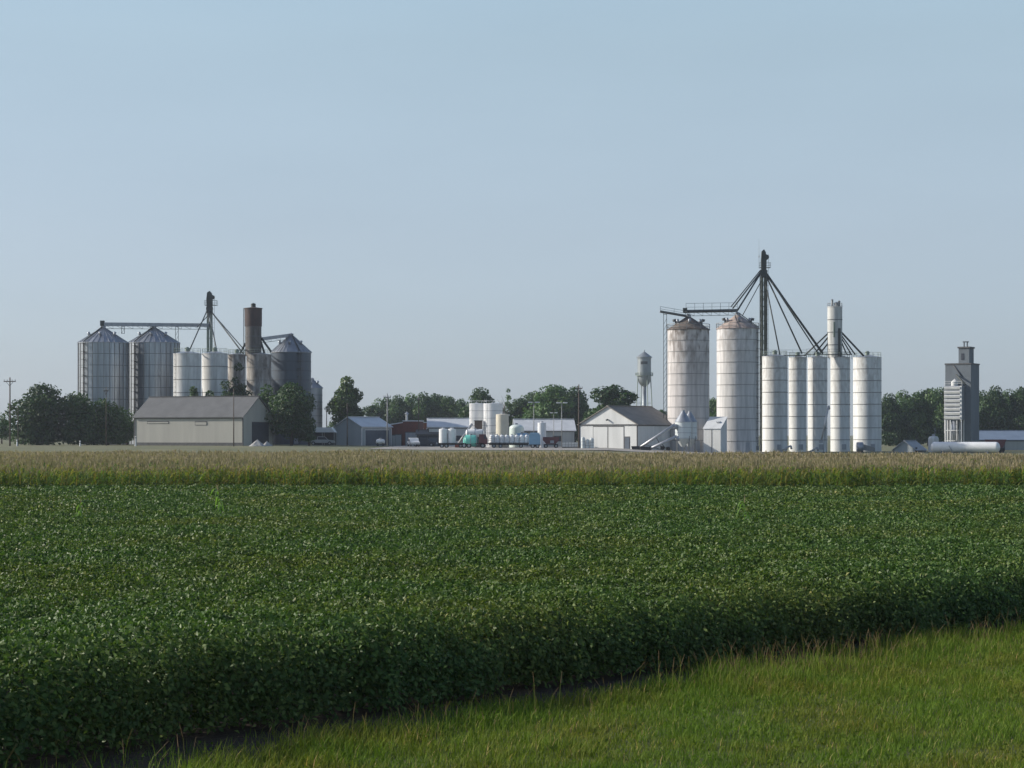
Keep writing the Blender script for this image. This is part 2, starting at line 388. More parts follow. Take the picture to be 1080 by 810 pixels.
def corn_template(r, H, leaves, segs, z_from, spikes, stalk):
    """one maize plant: arched leaf strips, stalk, tassel; returns verts, quads, material ids, colour values"""
    v, q, mi, c = [], [], [], []
    def strip(pts, ws, side, mat_i, col):
        i = len(v)
        for p, w in zip(pts, ws): v.append(p + side * w); v.append(p - side * w)
        for k in range(len(pts) - 1): q.append((i + 2 * k, i + 2 * k + 1, i + 2 * k + 3, i + 2 * k + 2)); mi.append(mat_i); c.append(col)
    az = r.uniform(0, 6.28)
    for j in range(leaves):
        t = j / max(leaves - 1, 1); z0 = H * (z_from + (.86 - z_from) * t)
        a = az + math.pi * j + r.normal(0, .35); d = np.array([math.cos(a), math.sin(a), 0]); sd = np.array([-math.sin(a), math.cos(a), 0])
        Ln = H * r.uniform(.26, .36) * (1 - .25 * abs(t - .5)); rise = r.uniform(.45, .8)
        pts = [np.array([0, 0, z0]) + d * Ln * s + np.array([0, 0, Ln * (rise * s * 1.5 - 1.35 * s * s)]) for s in np.linspace(0, 1, segs + 1)]
        col = np.clip(r.uniform(.1, .75) + (.3 if t < .25 else 0) * r.random(), 0, 1)
        strip(pts, np.array([.028, .045, .035, .006][:segs + 1] if segs == 3 else [.035, .045, .008][:segs + 1]) * H / 2.3, sd, 0, col)
    if stalk:
        for sd in (np.array([1., 0, 0]), np.array([0, 1., 0])): strip([np.array([0, 0, 0.]), np.array([0, 0, H * .88])], [.016, .011], sd, 0, .85)
    for j in range(spikes):
        a = r.uniform(0, 6.28); sp = 0 if j == 0 else r.uniform(.25, .55); d = np.array([math.cos(a) * sp, math.sin(a) * sp, 1.0])
        sd = np.array([-math.sin(a), math.cos(a), 0]); p0 = np.array([0, 0, H * .86])
        strip([p0, p0 + d * H * .14 * (1.15 if j == 0 else .8)], [.014, .011], sd, 1, r.random())
    return np.array(v), np.array(q), np.array(mi), np.array(c)

def corn_far_edge(x): return 172 - .42 * x
def corn():
    r = np.random.default_rng(11); Vs, Qs, Ms, Cs = [], [], [], []; off = 0
    zones = [(CORN_Y, CORN_Y + 7, 5.5, dict(leaves=10, segs=3, z_from=.12, spikes=4, stalk=True)),
             (CORN_Y + 7, CORN_Y + 30, 5.0, dict(leaves=3, segs=2, z_from=.5, spikes=5, stalk=False)),
             (CORN_Y + 30, 226, 4.2, dict(leaves=1, segs=2, z_from=.5, spikes=6, stalk=False))]
    for y0, y1, dens, kw in zones:
        for var in range(5):
            tv, tq, tm, tc = corn_template(r, 2.17, **kw)
            if y0 > CORN_Y + 10: tv[:, :2] *= 1.6 if y0 > CORN_Y + 25 else 1.25
            wmax = halfw(y1, 8); n = int((y1 - y0) * 2 * wmax * dens / 5)
            x = r.uniform(-wmax, wmax, n); y = r.uniform(y0, y1, n)
            y = y0 + np.round((y - y0) / .76) * .76 + r.normal(0, .07, n) if y0 < CORN_Y + 10 else y
            k = (np.abs(x) < halfw(y, 8)) & (y < corn_far_edge(x) + 9 * (vnoise(x * .2, x * .05, 12) - .5)); x, y = x[k], y[k]; n = len(x)
            h = 1.0 + .16 * (vnoise(x * .09, y * .09, 6) - .5) + .10 * (vnoise(x * .5, y * .5, 7) - .5) + r.normal(0, .05 if y0 < CORN_Y + 10 else .032, n)
            pos = np.stack([x, y, gz(x, y)], 1)
            V, Q = stamp(tv, tq, pos, r.uniform(0, 6.28, n), np.stack([h, h, h], 1), r.normal(0, .05, (n, 2)))
            Vs.append(V); Qs.append(Q + off); off += len(V); Ms.append(np.tile(tm, n)); Cs.append(np.clip(np.tile(tc, n) + np.repeat(r.normal(0, .12, n), len(tc)), 0, 1))
    o = qmesh('corn_field', np.concatenate(Vs), np.concatenate(Qs), [LF['corn'], LF['tassel']], np.concatenate(Cs), np.concatenate(Ms))
    tag(o, 'tall tasselled corn standing behind the soybeans across the whole view', 'crop', kind='stuff')

def verge():
    r = np.random.default_rng(21); n = 1200000
    y = r.uniform(18, 52, n); x = r.uniform(-11, 21, n)
    d = -EDGE(x, y) + 1.3 * (vnoise(x * .9, y * .9, 31) - .5) + .6 * (vnoise(x * 3, y * 3, 33) - .5)
    k = ((d > 1.2 - .55 * sstep(0, 6, x) + .9 * sstep(-2.2, -5, x)) | ((d > .2) & (r.random(n) < .22 - .16 * sstep(-1, -4, x)))) & (np.abs(x) < halfw(y, 4)); x, y, d = x[k], y[k], d[k]
    clump = vnoise(x * 2.2, y * 2.2, 34); big = vnoise(x * .5, y * .5, 35)
    k = r.random(len(x)) < .75 + .4 * clump; x, y, d, clump, big = x[k], y[k], d[k], clump[k], big[k]; n = len(x)
    h = (.04 + .105 * r.random(n) ** 1.7) * (.75 + .65 * clump) * (.75 + .55 * big) * (1 + .9 * np.exp(-((d - 1.5) / .8) ** 2))
    a = r.uniform(0, 6.28, n); bend = r.uniform(.1, 1.0, n) * h
    dx, dy = np.cos(a) * bend, np.sin(a) * bend
    w = .0035 + .0035 * r.random(n); sx, sy = -np.sin(a) * w, np.cos(a) * w
    z0 = np.zeros(n) - .01
    P = lambda f, g, s: np.stack([x + dx * f + sx * s, y + dy * f + sy * s, z0 + h * g], 1)
    V = np.stack([P(0, 0, 1), P(0, 0, -1), P(.35, .62, .8), P(.35, .62, -.8), P(1, 1, .1), P(1, 1, -.1)], 1).reshape(-1, 3)
    i = np.arange(n)[:, None] * 6; Q = np.concatenate([i + [0, 1, 3, 2], i + [2, 3, 5, 4]], 0)
    c = np.clip(.42 * r.random(n) + .45 * big * r.random(n) + (r.random(n) < .05) * .7, 0, 1)
    m = 26000; wx = r.uniform(-12, 19, m); wy = r.uniform(18, 46, m); wd = -EDGE(wx, wy)      # clover and broad weeds between the blades
    k = (wd > .5) & (np.abs(wx) < halfw(wy, 4)) & (vnoise(wx * 1.6, wy * 1.6, 51) > .5); wx, wy = wx[k], wy[k]; m = len(wx)
    L = .05 * r.uniform(.5, 1.5, m)
    V2, Q2 = leaf_quads(np.stack([wx, wy, .03 + .12 * r.random(m)], 1), unit(np.stack([r.normal(0, .45, m), r.normal(0, .45, m), np.full(m, .8)], 1)), L, L * .7, r)
    V, Q, c = np.concatenate([V, V2]), np.concatenate([Q, Q2 + len(V)]), np.concatenate([c, c, .25 * r.random(m)])
    o = qmesh('verge_grass', V, Q, [LF['grass']], c)
    tag(o, 'short sunlit green grass on the roadside verge', 'grass', kind='stuff')
    # tall seeding grass along the edge of the verge
    n = 11000; x = r.uniform(-12, 20, n); d = 1.35 + np.abs(r.normal(0, .9, n)); y = 29.0 + 1.05 * x - d / .69 + .8 * (vnoise(x * .9, x * .4, 31) - .5)
    k = r.random(n) < .04 + .9 * sstep(-3, 6, x) * vnoise(x * .8, y * .8, 39) ** 1.6; x, y = x[k], y[k]; n = len(x)
    h = .18 + .5 * r.random(n) ** 1.5; a = r.uniform(0, 6.28, n); b = r.uniform(.05, .55, n) * h
    dx, dy = np.cos(a) * b, np.sin(a) * b; w = np.full(n, .0023); a2 = r.uniform(0, 3.14, n); sx, sy = np.cos(a2), np.sin(a2)
    P = lambda f, g, ww: np.stack([x + dx * f + sx * ww, y + dy * f + sy * ww, h * g], 1)
    V = np.stack([P(0, 0, w), P(0, 0, -w), P(.5, .75, w), P(.5, .75, -w), P(.55, .76, w * 2.2), P(.55, .76, -w * 2.2), P(1, 1.0, w * 1.2), P(1, 1.0, -w * 1.2)], 1).reshape(-1, 3)
    i = np.arange(n)[:, None] * 8; Q = np.concatenate([i + [0, 1, 3, 2], i + [4, 5, 7, 6]], 0)
    c = r.random(n)
    o = qmesh('seeding_grass', V, Q, [LF['grass'], LF['seed']], np.concatenate([.5 + .4 * c, c]), np.repeat([0, 1], n))
    tag(o, 'thin tall seeding grass stalks along the edge of the verge', 'grass', kind='stuff')

def volunteers():
    r = np.random.default_rng(5)
    for px, Y, H, lab in ((230, 68, 2.2, 'bright pale green corn plant sticking up out of the beans before the long barn'),
                          (785, 62, 1.95, 'pale corn plant standing in the beans below the two big stave silos'),
                          (85, 66, 1.75, 'slim green corn plant rising from the beans below the twin galvanised bins')):
        t = thing('corn_plant', lab, 'plant', (X(px, Y), Y, 0), 0, 'stray corn plants in the bean field')
        v, q, mi, c = corn_template(r, H, 12, 3, .3, 3, True); v[:, :2] *= .8
        for nm, k, lm in (('leaf_blades', mi == 0, 'volunteer'), ('tassel_needle', mi == 1, 'tassel')):
            u, inv = np.unique(q[k], return_inverse=True)
            qmesh(nm, v[u], inv.reshape(-1, 4), [LF[lm]], c[k], parent=t)
#@@TREES
# ------------------------------------------------------------------ trees
def crown_mesh(seed, h, w, th, n, size, lm, parent, lobes=18, narrow=0.0, skirt=8):
    r = np.random.default_rng(seed); cz, rz_, rx = th + (h - th) / 2, (h - th) / 2, w / 2
    C, R = [], []
    for _ in range(lobes):
        d = unit(r.normal(size=(1, 3)))[0]; q = r.uniform(.25, .80)
        p = np.array([d[0] * rx * q, d[1] * rx * q, d[2] * rz_ * q])
        p[:2] *= 1 - narrow * max(0, p[2] / rz_)
        C.append(p + [0, 0, cz]); R.append(min(w, h - th) * r.uniform(.15, .28) * (1 - narrow * .4 * max(0, p[2] / rz_)))
    C += [np.array([0, 0, h - .22 * min(w, h - th)]), np.array([0, 0, cz])]; R += [.2 * min(w, h - th), .3 * min(w, h - th)]
    for j in range(skirt):      # low boughs close to the ground
        a = 6.283 * j / max(skirt, 1) + r.uniform(-.3, .3); q = r.uniform(.35, .62)
        C.append(np.array([math.cos(a) * rx * q, math.sin(a) * rx * q, th + h * r.uniform(.10, .26)])); R.append(w * r.uniform(.16, .24))
    C, R = np.array(C), np.array(R)
    k = r.choice(len(C), n, p=R ** 2 / (R ** 2).sum())
    d = unit(r.normal(size=(n, 3))); rad = R[k] * (.45 + .62 * r.random(n) ** .6)
    pos = C[k] + d * rad[:, None] * [1, 1, .85]
    ok = pos[:, 2] > th * .5 + .1; pos, d = pos[ok], d[ok]; n = len(pos)
    nr = unit(d * .8 + r.normal(0, .6, (n, 3)) + [0, 0, .25]); L = size * r.uniform(.6, 1.35, n)
    V, Q = leaf_quads(pos, nr, L, L * .7, r)
    c = np.clip(.5 * r.random(n) + .5 * r.random(len(C))[k[ok]], 0, 1)
    return qmesh('crown', V, Q, [lm], c, parent=parent), C

def make_tree(name, label, loc, h, w, th=.12, n=4500, size=None, lm='tree', seed=0, group=None, narrow=.25, bark='bark', lobes=18, skirt=8):
    t = thing(name, label, 'tree', loc, 0, group)
    _, C = crown_mesh(seed, h, w, th * h, n, size or max(.35, w * .055), LF[lm], t, lobes, narrow, skirt)
    m = MB(); tr = .022 * h + .06; r = random.Random(seed)
    pts = [Vector((0, 0, -.4))] + [Vector((r.uniform(-.03, .03) * w, r.uniform(-.03, .03) * w, h * f)) for f in (.18, .4, .62, .82)]
    for i, (a, b) in enumerate(zip(pts, pts[1:])): m.tube(a, b, tr * (1 - .21 * i), tr * (1 - .21 * (i + 1)), 8)
    for c in C[:9]:
        s = pts[1 + r.randrange(3)]; m.tube(s, Vector(c), tr * .38, tr * .1, 6)
    m.build('trunk', MT[bark], t)
    return t

def trees():
    def at(px, Y, ytop): b = base(px, Y); return b, Z(ytop, Y) - b.z
    def one(px, ytop, wpx, Y, label, seed, **kw):
        b, h = at(px, Y, ytop); return make_tree('tree', label, b, h * 1.02, M(wpx, Y), seed=seed, **kw)
    one(2, 438, 22, 420, 'small dark tree cut by the picture edge beside the leaning utility pole', 1, lm='tree_dark', n=2500)
    one(40, 404, 60, 375, 'tallest round dark tree of the clump by the crossarm pole', 2, lm='tree_dark', n=10000, th=.01, lobes=30, skirt=14)
    one(84, 413, 56, 377, 'broad dark tree in front of the first galvanised bin', 3, lm='tree_dark', n=9500, th=.01, lobes=28, skirt=14)
    one(114, 421, 46, 379, 'lower mid green tree under the second galvanised bin beside the barn', 4, lm='tree', n=7000, th=.01, lobes=22, skirt=14)
    one(134, 430, 36, 384, 'bushy low tree tucked against the far end of the long barn', 5, lm='tree', n=3000, th=.04)
    one(307, 402, 50, 366, 'dark leafy tree standing before the blue grey bin at the barn end', 6, lm='tree_dark', n=9000, th=.08, lobes=28)
    one(326, 434, 18, 368, 'small dark tree beside the larger tree at the barn end', 7, lm='tree_dark', n=2200, th=.05)
    for i, (px, yt, w, lab) in enumerate([(204, 409, 12, 'thin tree top showing over the barn roof before the first white silo'),
                                          (221, 413, 14, 'small tree top over the barn roof before the second white silo'),
                                          (238, 402, 18, 'dark tree top over the barn roof between second white silo and rusty silo'),
                                          (252, 384, 16, 'tall slim green tree growing against the rusty silo'),
                                          (281, 406, 20, 'dark tree top over the barn gable before the blue grey bin')]):
        one(px, yt - 1, w * 1.6, 377.5 if i != 3 else 387, lab, 20 + i, lm='tree_dark', n=4200, narrow=.75, lobes=34, size=.5, group='trees between barn and silos')
    one(366, 397, 36, 440, 'tall loose cottonwood behind the grey gabled shed', 30, lm='tree_pale', n=6000, size=.75, th=.14, narrow=.45, lobes=28, skirt=3)
    one(349, 445, 14, 430, 'small dark bush beside the grey gabled shed', 31, lm='tree_dark', n=1200, th=.03)
    # far row: four crowns, then copies
    protos = [make_tree('tree', '', (0, 0, 0), 15, 9.5 + i, .02, 8500, .66, 'tree' if i % 2 else 'tree_dark', 50 + i, 'trees in the rows behind the elevators', .3, lobes=24) for i in range(4)]
    used = [False] * 4
    rows = [(394, 427, 22, 600, 'first and lowest tree of the far row, behind the pole by the grey shed'),
            (407, 419, 22, 610, 'second tree of the far row, above the edge of the brick building'),
            (420, 416, 24, 600, 'third tree of the far row, rising straight above the brick building'),
            (433, 414, 22, 620, 'fourth tree of the far row, above the taller brick block'),
            (446, 413, 24, 600, 'peaked tallest tree in the middle of the far row beyond the brick block'),
            (459, 415, 24, 615, 'tree of the far row above the low navy building'),
            (472, 417, 24, 600, 'tree of the far row above the pair of small white tanks'),
            (486, 420, 24, 610, 'last tree of the far row, ending at the tall white tanks'),
            (507, 408, 34, 520, 'bright rounded tree rising behind the twin tall white tanks'),
            (528, 430, 26, 560, 'low dark tree above the cream tank'),
            (548, 420, 28, 560, 'dark tree beside the bare dead tree behind the tank yard'),
            (564, 412, 32, 560, 'tree behind the first light pole of the tank yard'),
            (585, 405, 42, 540, 'largest dark crown behind the tank yard between the two light poles'),
            (606, 407, 34, 545, 'dark rounded tree behind the utility pole at the white shed'),
            (617, 424, 16, 540, 'small tree end of the clump beside the white shed gable'),
            (648, 406, 44, 480, 'broad tree showing above the white shed roof'),
            (697, 432, 16, 520, 'low tree between the water tower and the rust topped silo'),
            (752, 419, 22, 560, 'tree seen in the gap between the two big stave silos'),
            (938, 414, 26, 560, 'dark tree touching the last of the five white silos'),
            (952, 411, 26, 575, 'tree second from the five white silos in the wood before the concrete elevator'),
            (966, 414, 26, 560, 'tree in the middle of the wood between white silos and concrete elevator'),
            (979, 410, 26, 575, 'tree of the wood above the small white upright tank'),
            (992, 408, 26, 560, 'tree of the wood against the lit side of the concrete elevator'),
            (1037, 411, 26, 575, 'tree of the wood emerging past the dark side of the concrete elevator'),
            (1050, 406, 26, 560, 'tallest tree of the wood beyond the concrete elevator'),
            (1064, 410, 26, 575, 'tree of the wood above the long blue grey roof'),
            (1078, 408, 26, 560, 'tree of the wood at the picture edge past the concrete elevator'),
            (1094, 410, 26, 570, 'outermost tree of the wood past the concrete elevator, cut by the edge')]
    for i, (px, yt, w, Y, lab) in enumerate(rows):
        k = (i * 3 + i // 4) % 4; p = protos[k]; b, h = at(px, Y, yt); sw = M(w, Y) * 1.4 / (9.5 + k)
        sc = (sw, sw, h * 1.03 / 15); rz = (i * 2.1) % 6.28
        if used[k]: dup(p, b, rz, sc, lab)
        else: p.location = b; p.rotation_euler[2] = rz; p.scale = sc; p['label'] = lab; used[k] = True
    # bare dead tree
    b, h = at(536, 500, 407); t = thing('dead_tree', 'thin nearly bare dead tree standing beside the dark clump behind the cream tank', 'tree', b)
    m = MB(); rr = random.Random(4)
    def grow(p, d, L, rad, lev):
        e = p + d * L; m.tube(p, e, rad, rad * .65, 6)
        if lev:
            for _ in range(3): grow(p + d * L * rr.uniform(.5, 1), (d + Vector((rr.uniform(-.6, .6), rr.uniform(-.6, .6), rr.uniform(.0, .4)))).normalized(), L * rr.uniform(.55, .75), rad * .55, lev - 1)
    grow(Vector((0, 0, -.3)), Vector((0, 0, 1)), h * .5, .28, 3); m.build('trunk', MT['bare_bark'], t)
    crown_mesh(77, h * .97, M(13, 500), h * .4, 420, .4, LF['tree'], t, 9, .4, 0)
#@@STRUCT
# ------------------------------------------------------------------ silos and bins
def ring_seams(r, zs, n=40, out=.05, hh=.07):
    m = MB()
    for z in zs: m.lathe([(r - .04, z - hh), (r + out, z - hh), (r + out, z + hh), (r - .04, z + hh)], n)
    return m

def railing(m, pts, h=1.05, closed=False, w=.06, mid=True, posts=True):
    P = [Vector(p) for p in pts]
    if closed: P = P + [P[0]]
    for a, b in zip(P, P[1:]):
        m.beam(a + Vector((0, 0, h)), b + Vector((0, 0, h)), w)
        if mid: m.beam(a + Vector((0, 0, h * .5)), b + Vector((0, 0, h * .5)), w * .8)
    if posts:
        for p in (P[:-1] if closed else P): m.beam(p, p + Vector((0, 0, h)), w)
    return m

def circle(r, n, z, a0=0): return [(r * math.cos(a0 + 2 * math.pi * k / n), r * math.sin(a0 + 2 * math.pi * k / n), z) for k in range(n)]

def ladder(m, x, y, z0, z1, w=.45, t=.05, step=.9, ang=0.0):
    c, s = math.cos(ang), math.sin(ang)
    for sx in (-.5, .5): m.beam((x + c * w * sx, y + s * w * sx, z0), (x + c * w * sx, y + s * w * sx, z1), t)
    z = z0 + .3
    while z < z1: m.beam((x - c * w / 2, y - s * w / 2, z), (x + c * w / 2, y + s * w / 2, z), t * .7); z += step
    return m

def white_silo(px0, px1, ytop, Y, label, group, wm='white_steel', rings=8, sm='seam', lad=None, hatch=True):
    c = base((px0 + px1) / 2, Y); r = M(px1 - px0, Y) / 2; H = Z(ytop, Y) - c.z
    t = thing('grain_silo', label, 'silo', c, 0, group)
    MB().lathe([(0, -.5), (r, -.5), (r, H - .12), (r + .06, H - .12), (r + .06, H)], 48).build('wall', MT[wm], t)
    roof = MB().lathe([(r + .06, H), (r * .3, H + r * .16), (0, H + r * .2)], 48, crease=False).build('roof', MT['galv_roof'], t)
    MB().lathe([(.45, H + r * .1), (.45, H + r * .2 + .45), (.6, H + r * .2 + .45), (.2, H + r * .2 + .8), (0, H + r * .2 + .8)], 12).build('roof_vent', MT['green_steel'], roof)
    step = H / rings
    ring_seams(r, [step * k for k in range(1, rings)], 48).build('ring_seam', MT[sm], t)
    m = MB(); railing(m, circle(r - .08, 14, H), 1.0, True, .05); m.build('guard_railing', MT['green_steel'], roof)
    if hatch:
        MB().box((r * .2, -r - .02, 1.0), (.9, .14, 1.1)).build('hatch', MT['galv_dull'], t)
    if lad is not None:
        a = math.radians(lad); m = ladder(MB(), (r + .12) * math.cos(a), (r + .12) * math.sin(a), .5, H + 1, ang=a + math.pi / 2); m.build('ladder', MT['dark_steel'], t)
    return t, c, r, H

def cone_bin(px0, px1, yeave, ypeak, Y, label, group, wm, rm, rings, ribs=28, stiff=28, lad=-125, rail=False, sm='seam_dark', name='grain_bin', ladm='dark_steel', dcap=.5):
    c = base((px0 + px1) / 2, Y); r = M(px1 - px0, Y) / 2; H = Z(yeave, Y) - c.z; P = Z(ypeak, Y) - c.z
    t = thing(name, label, 'grain bin' if name == 'grain_bin' else 'silo', c, 0, group)
    MB().lathe([(0, -.5), (r, -.5), (r, H)], 56).build('wall', MT[wm], t)
    if stiff:
        m = MB()
        for k in range(stiff):
            a = 2 * math.pi * k / stiff
            m.box((math.cos(a) * (r + .04), math.sin(a) * (r + .04), H / 2), (.10, .09, H - .1), a)
        m.build('wall_rib', MT['seam'], t)
    ring_seams(r, [H * k / rings for k in range(1, rings)] , 56, .035 if stiff else .05, .05).build('ring_seam', MT[sm], t)
    eave = r + .18
    roof = MB().lathe([(eave, H - .05), (eave, H + .02), (dcap, P - .25), (0, P - .25)], 56).build('roof', MT[rm], t)
    m = MB()
    for k in range(ribs):
        a = 2 * math.pi * k / ribs
        m.beam((math.cos(a) * eave, math.sin(a) * eave, H + .07), (math.cos(a) * dcap, math.sin(a) * dcap, P - .2), .09, .10)
    m.build('roof_rib', MT[rm], roof)
    MB().lathe([(dcap, P - .3), (dcap, P + .1), (dcap + .12, P + .1), (.15, P + .35), (0, P + .35)], 14).build('roof_cap', MT['galv_dull'], roof)
    for k in range(3):
        a = math.radians(-150 + 60 * k); f = .55; q = Vector((math.cos(a) * eave * f, math.sin(a) * eave * f, H + (P - H) * (1 - f)))
        MB().tube(q, q + Vector((math.cos(a) * .3, math.sin(a) * .3, .75)), .28, .28, 10).build('roof_vent', MT['galv_dull'], roof)
    if lad is not None:
        a = math.radians(lad); ca, sa = math.cos(a), math.sin(a)
        m = ladder(MB(), (r + .16) * ca, (r + .16) * sa, .5, H + .4, .6, .07, 1.0, a + math.pi / 2)
        for z in np.arange(3, H, 1.6): m.box(((r + .5) * ca, (r + .5) * sa, z), (.9, .9, .05), a)
        m.beam((eave * ca, eave * sa, H + .3), (dcap * ca, dcap * sa, P), .16); m.build('ladder', MT[ladm], t)
    if rail:
        m = MB(); railing(m, circle(r + .1, 18, H), 1.1, True, .07)
        m.build('guard_railing', MT['steel_pole'], roof)
    MB().box((r * .35, -math.sqrt(r * r - (r * .35) ** 2) - .03, 1.1), (1.0, .16, 1.9)).build('door', MT['galv_dull'], t)
    return t, c, r, H, P

def local(root, px, py, Y): return Vector((X(px, Y), Y, Z(py, Y))) - root.location

def bucket_elevator(px, w, ytop, ybase_z, Y, label, trunk_m, head_m, spouts, headh, tower=False):
    c = base(px, Y); t = thing('bucket_elevator', label, 'elevator', c)
    H = Z(ytop, Y) - c.z; ww = M(w, Y); hh = M(headh, Y)
    m = MB()
    for s in (-1, 1): m.box((s * ww * .27, 0, (H - hh) / 2), (ww * .38, ww * .55, H - hh))
    for z in np.arange(2, H - hh, 3.0): m.box((0, 0, z), (ww * 1.06, ww * .62, .12))
    m.build('trunk', MT[trunk_m], t)
    if tower:
        m = MB(); q = ww * .62
        for sx in (-1, 1):
            for sy in (-1, 1): m.beam((sx * q, sy * q, 0), (sx * q, sy * q, H - hh), .13)
        z = 0
        while z < H - hh - 3:
            for s in (-1, 1):
                m.beam((-q, s * q, z), (q, s * q, z + 3), .08); m.beam((s * q, -q, z + 3), (s * q, q, z), .08); m.beam((-q, s * q, z), (q, s * q, z), .08)
            z += 3
        m.build('lattice_tower', MT['dark_steel'], t)
    z0 = H - hh
    m = MB().prism([(-ww * .46, z0), (ww * .46, z0), (ww * .5, z0 + hh * .55), (ww * .4, z0 + hh * .86), (ww * .05, z0 + hh), (-ww * .38, z0 + hh * .9), (-ww * .5, z0 + hh * .5)], -ww * .45, ww * .45)
    hd = m.build('head', MT[head_m], t)
    MB().tube((ww * .5, -ww * .5, z0 + hh * .62), (ww * .5, ww * .5, z0 + hh * .62), hh * .13, n=12).build('motor', MT['dark_steel'], hd)
    m = MB(); pz = z0 + hh * .12; m.box((ww * .25, 0, pz), (ww * 2.1, ww * 1.3, .08))
    railing(m, [(-ww * .8, -ww * .65, pz), (ww * 1.3, -ww * .65, pz), (ww * 1.3, ww * .65, pz), (-ww * .8, ww * .65, pz)], 1.0, True, .05)
    m.build('service_platform', MT['dark_steel'], t)
    ladder(MB(), ww * .75, -ww * .3, 1, H - 1, .4, .05, 1.0).build('ladder', MT['leg_green'], t)
    MB().prism([(-ww * .8, 0), (ww * .8, 0), (ww * .6, 1.6), (-ww * .6, 1.6)], -ww * .4, ww * .4).build('boot', MT['dark_steel'], t)
    MB().prism([(-ww * .5, z0 - hh * .35), (ww * .5, z0 - hh * .35), (ww * .55, z0), (-ww * .55, z0)], -ww * .48, ww * .48).build('distributor', MT['dark_steel'], t)
    for a, b, rr, Y2 in spouts:
        MB().tube(local(t, a[0], a[1], Y), local(t, b[0], b[1], Y2), rr, n=8).build('spout', MT['dark_steel'], t)
    return t, H

def overhead_conveyor(p0, p1, Y, label, m_tr, depth=.7, rail=1.1, legs=(), truss=0.0, headbox=True):
    Y, Yb = Y
    a = Vector((X(p0[0], Y), Y, Z(p0[1], Y))); b = Vector((X(p1[0], Yb), Yb, Z(p1[1], Yb)))
    t = thing('overhead_conveyor', label, 'conveyor', a); d = b - a; L = d.length; u = d.normalized(); o = Vector((0, 0, 0))
    MB().beam(o, d, .6, depth).build('trough', MT[m_tr], t)
    side = Vector((0, -.75, 0)); n = max(2, int(L / 2.2))
    if rail:
        m = MB(); m.beam(o + side + Vector((0, 0, -.1)), d + side + Vector((0, 0, -.1)), .7, .06); m.build('walkway', MT['dark_steel'], t)
        m = MB(); railing(m, [o + d * k / n + side * 1.4 for k in range(n + 1)], rail, False, .06); m.build('guard_railing', MT['dark_steel'], t)
    if truss:
        m = MB(); q = Vector((0, 0, -truss)); m.beam(q, d + q, .09)
        for k in range(n + 1): m.beam(d * k / n, d * k / n + q, .06)
        for k in range(n): m.beam(d * k / n, d * (k + 1) / n + q, .05)
        m.build('truss', MT['dark_steel'], t)
    if headbox: MB().box(o + Vector((-.1, 0, .2)), (.8, .8, depth + .35)).build('head_box', MT['dark_steel'], t)
    for px, py in legs:
        f = (px - p0[0]) / (p1[0] - p0[0]); p = d * f; bz = Z(py, Y + (Yb - Y) * f) - a.z; m = MB()
        for s in (-1, 1): m.beam((p.x + s * .3, p.y, bz), (p.x + s * .3, p.y, p.z), .09)
        m.beam((p.x - .3, p.y, bz + .05), (p.x + .3, p.y, bz + .05), .08); m.beam((p.x - .3, p.y, p.z - .4), (p.x + .3, p.y, p.z - .4), .08)
        z = bz
        while z < p.z - 1.2: m.beam((p.x - .3, p.y, z), (p.x + .3, p.y, z + 1.2), .05); z += 1.2
        m.build('support_leg', MT['dark_steel'], t)
    return t

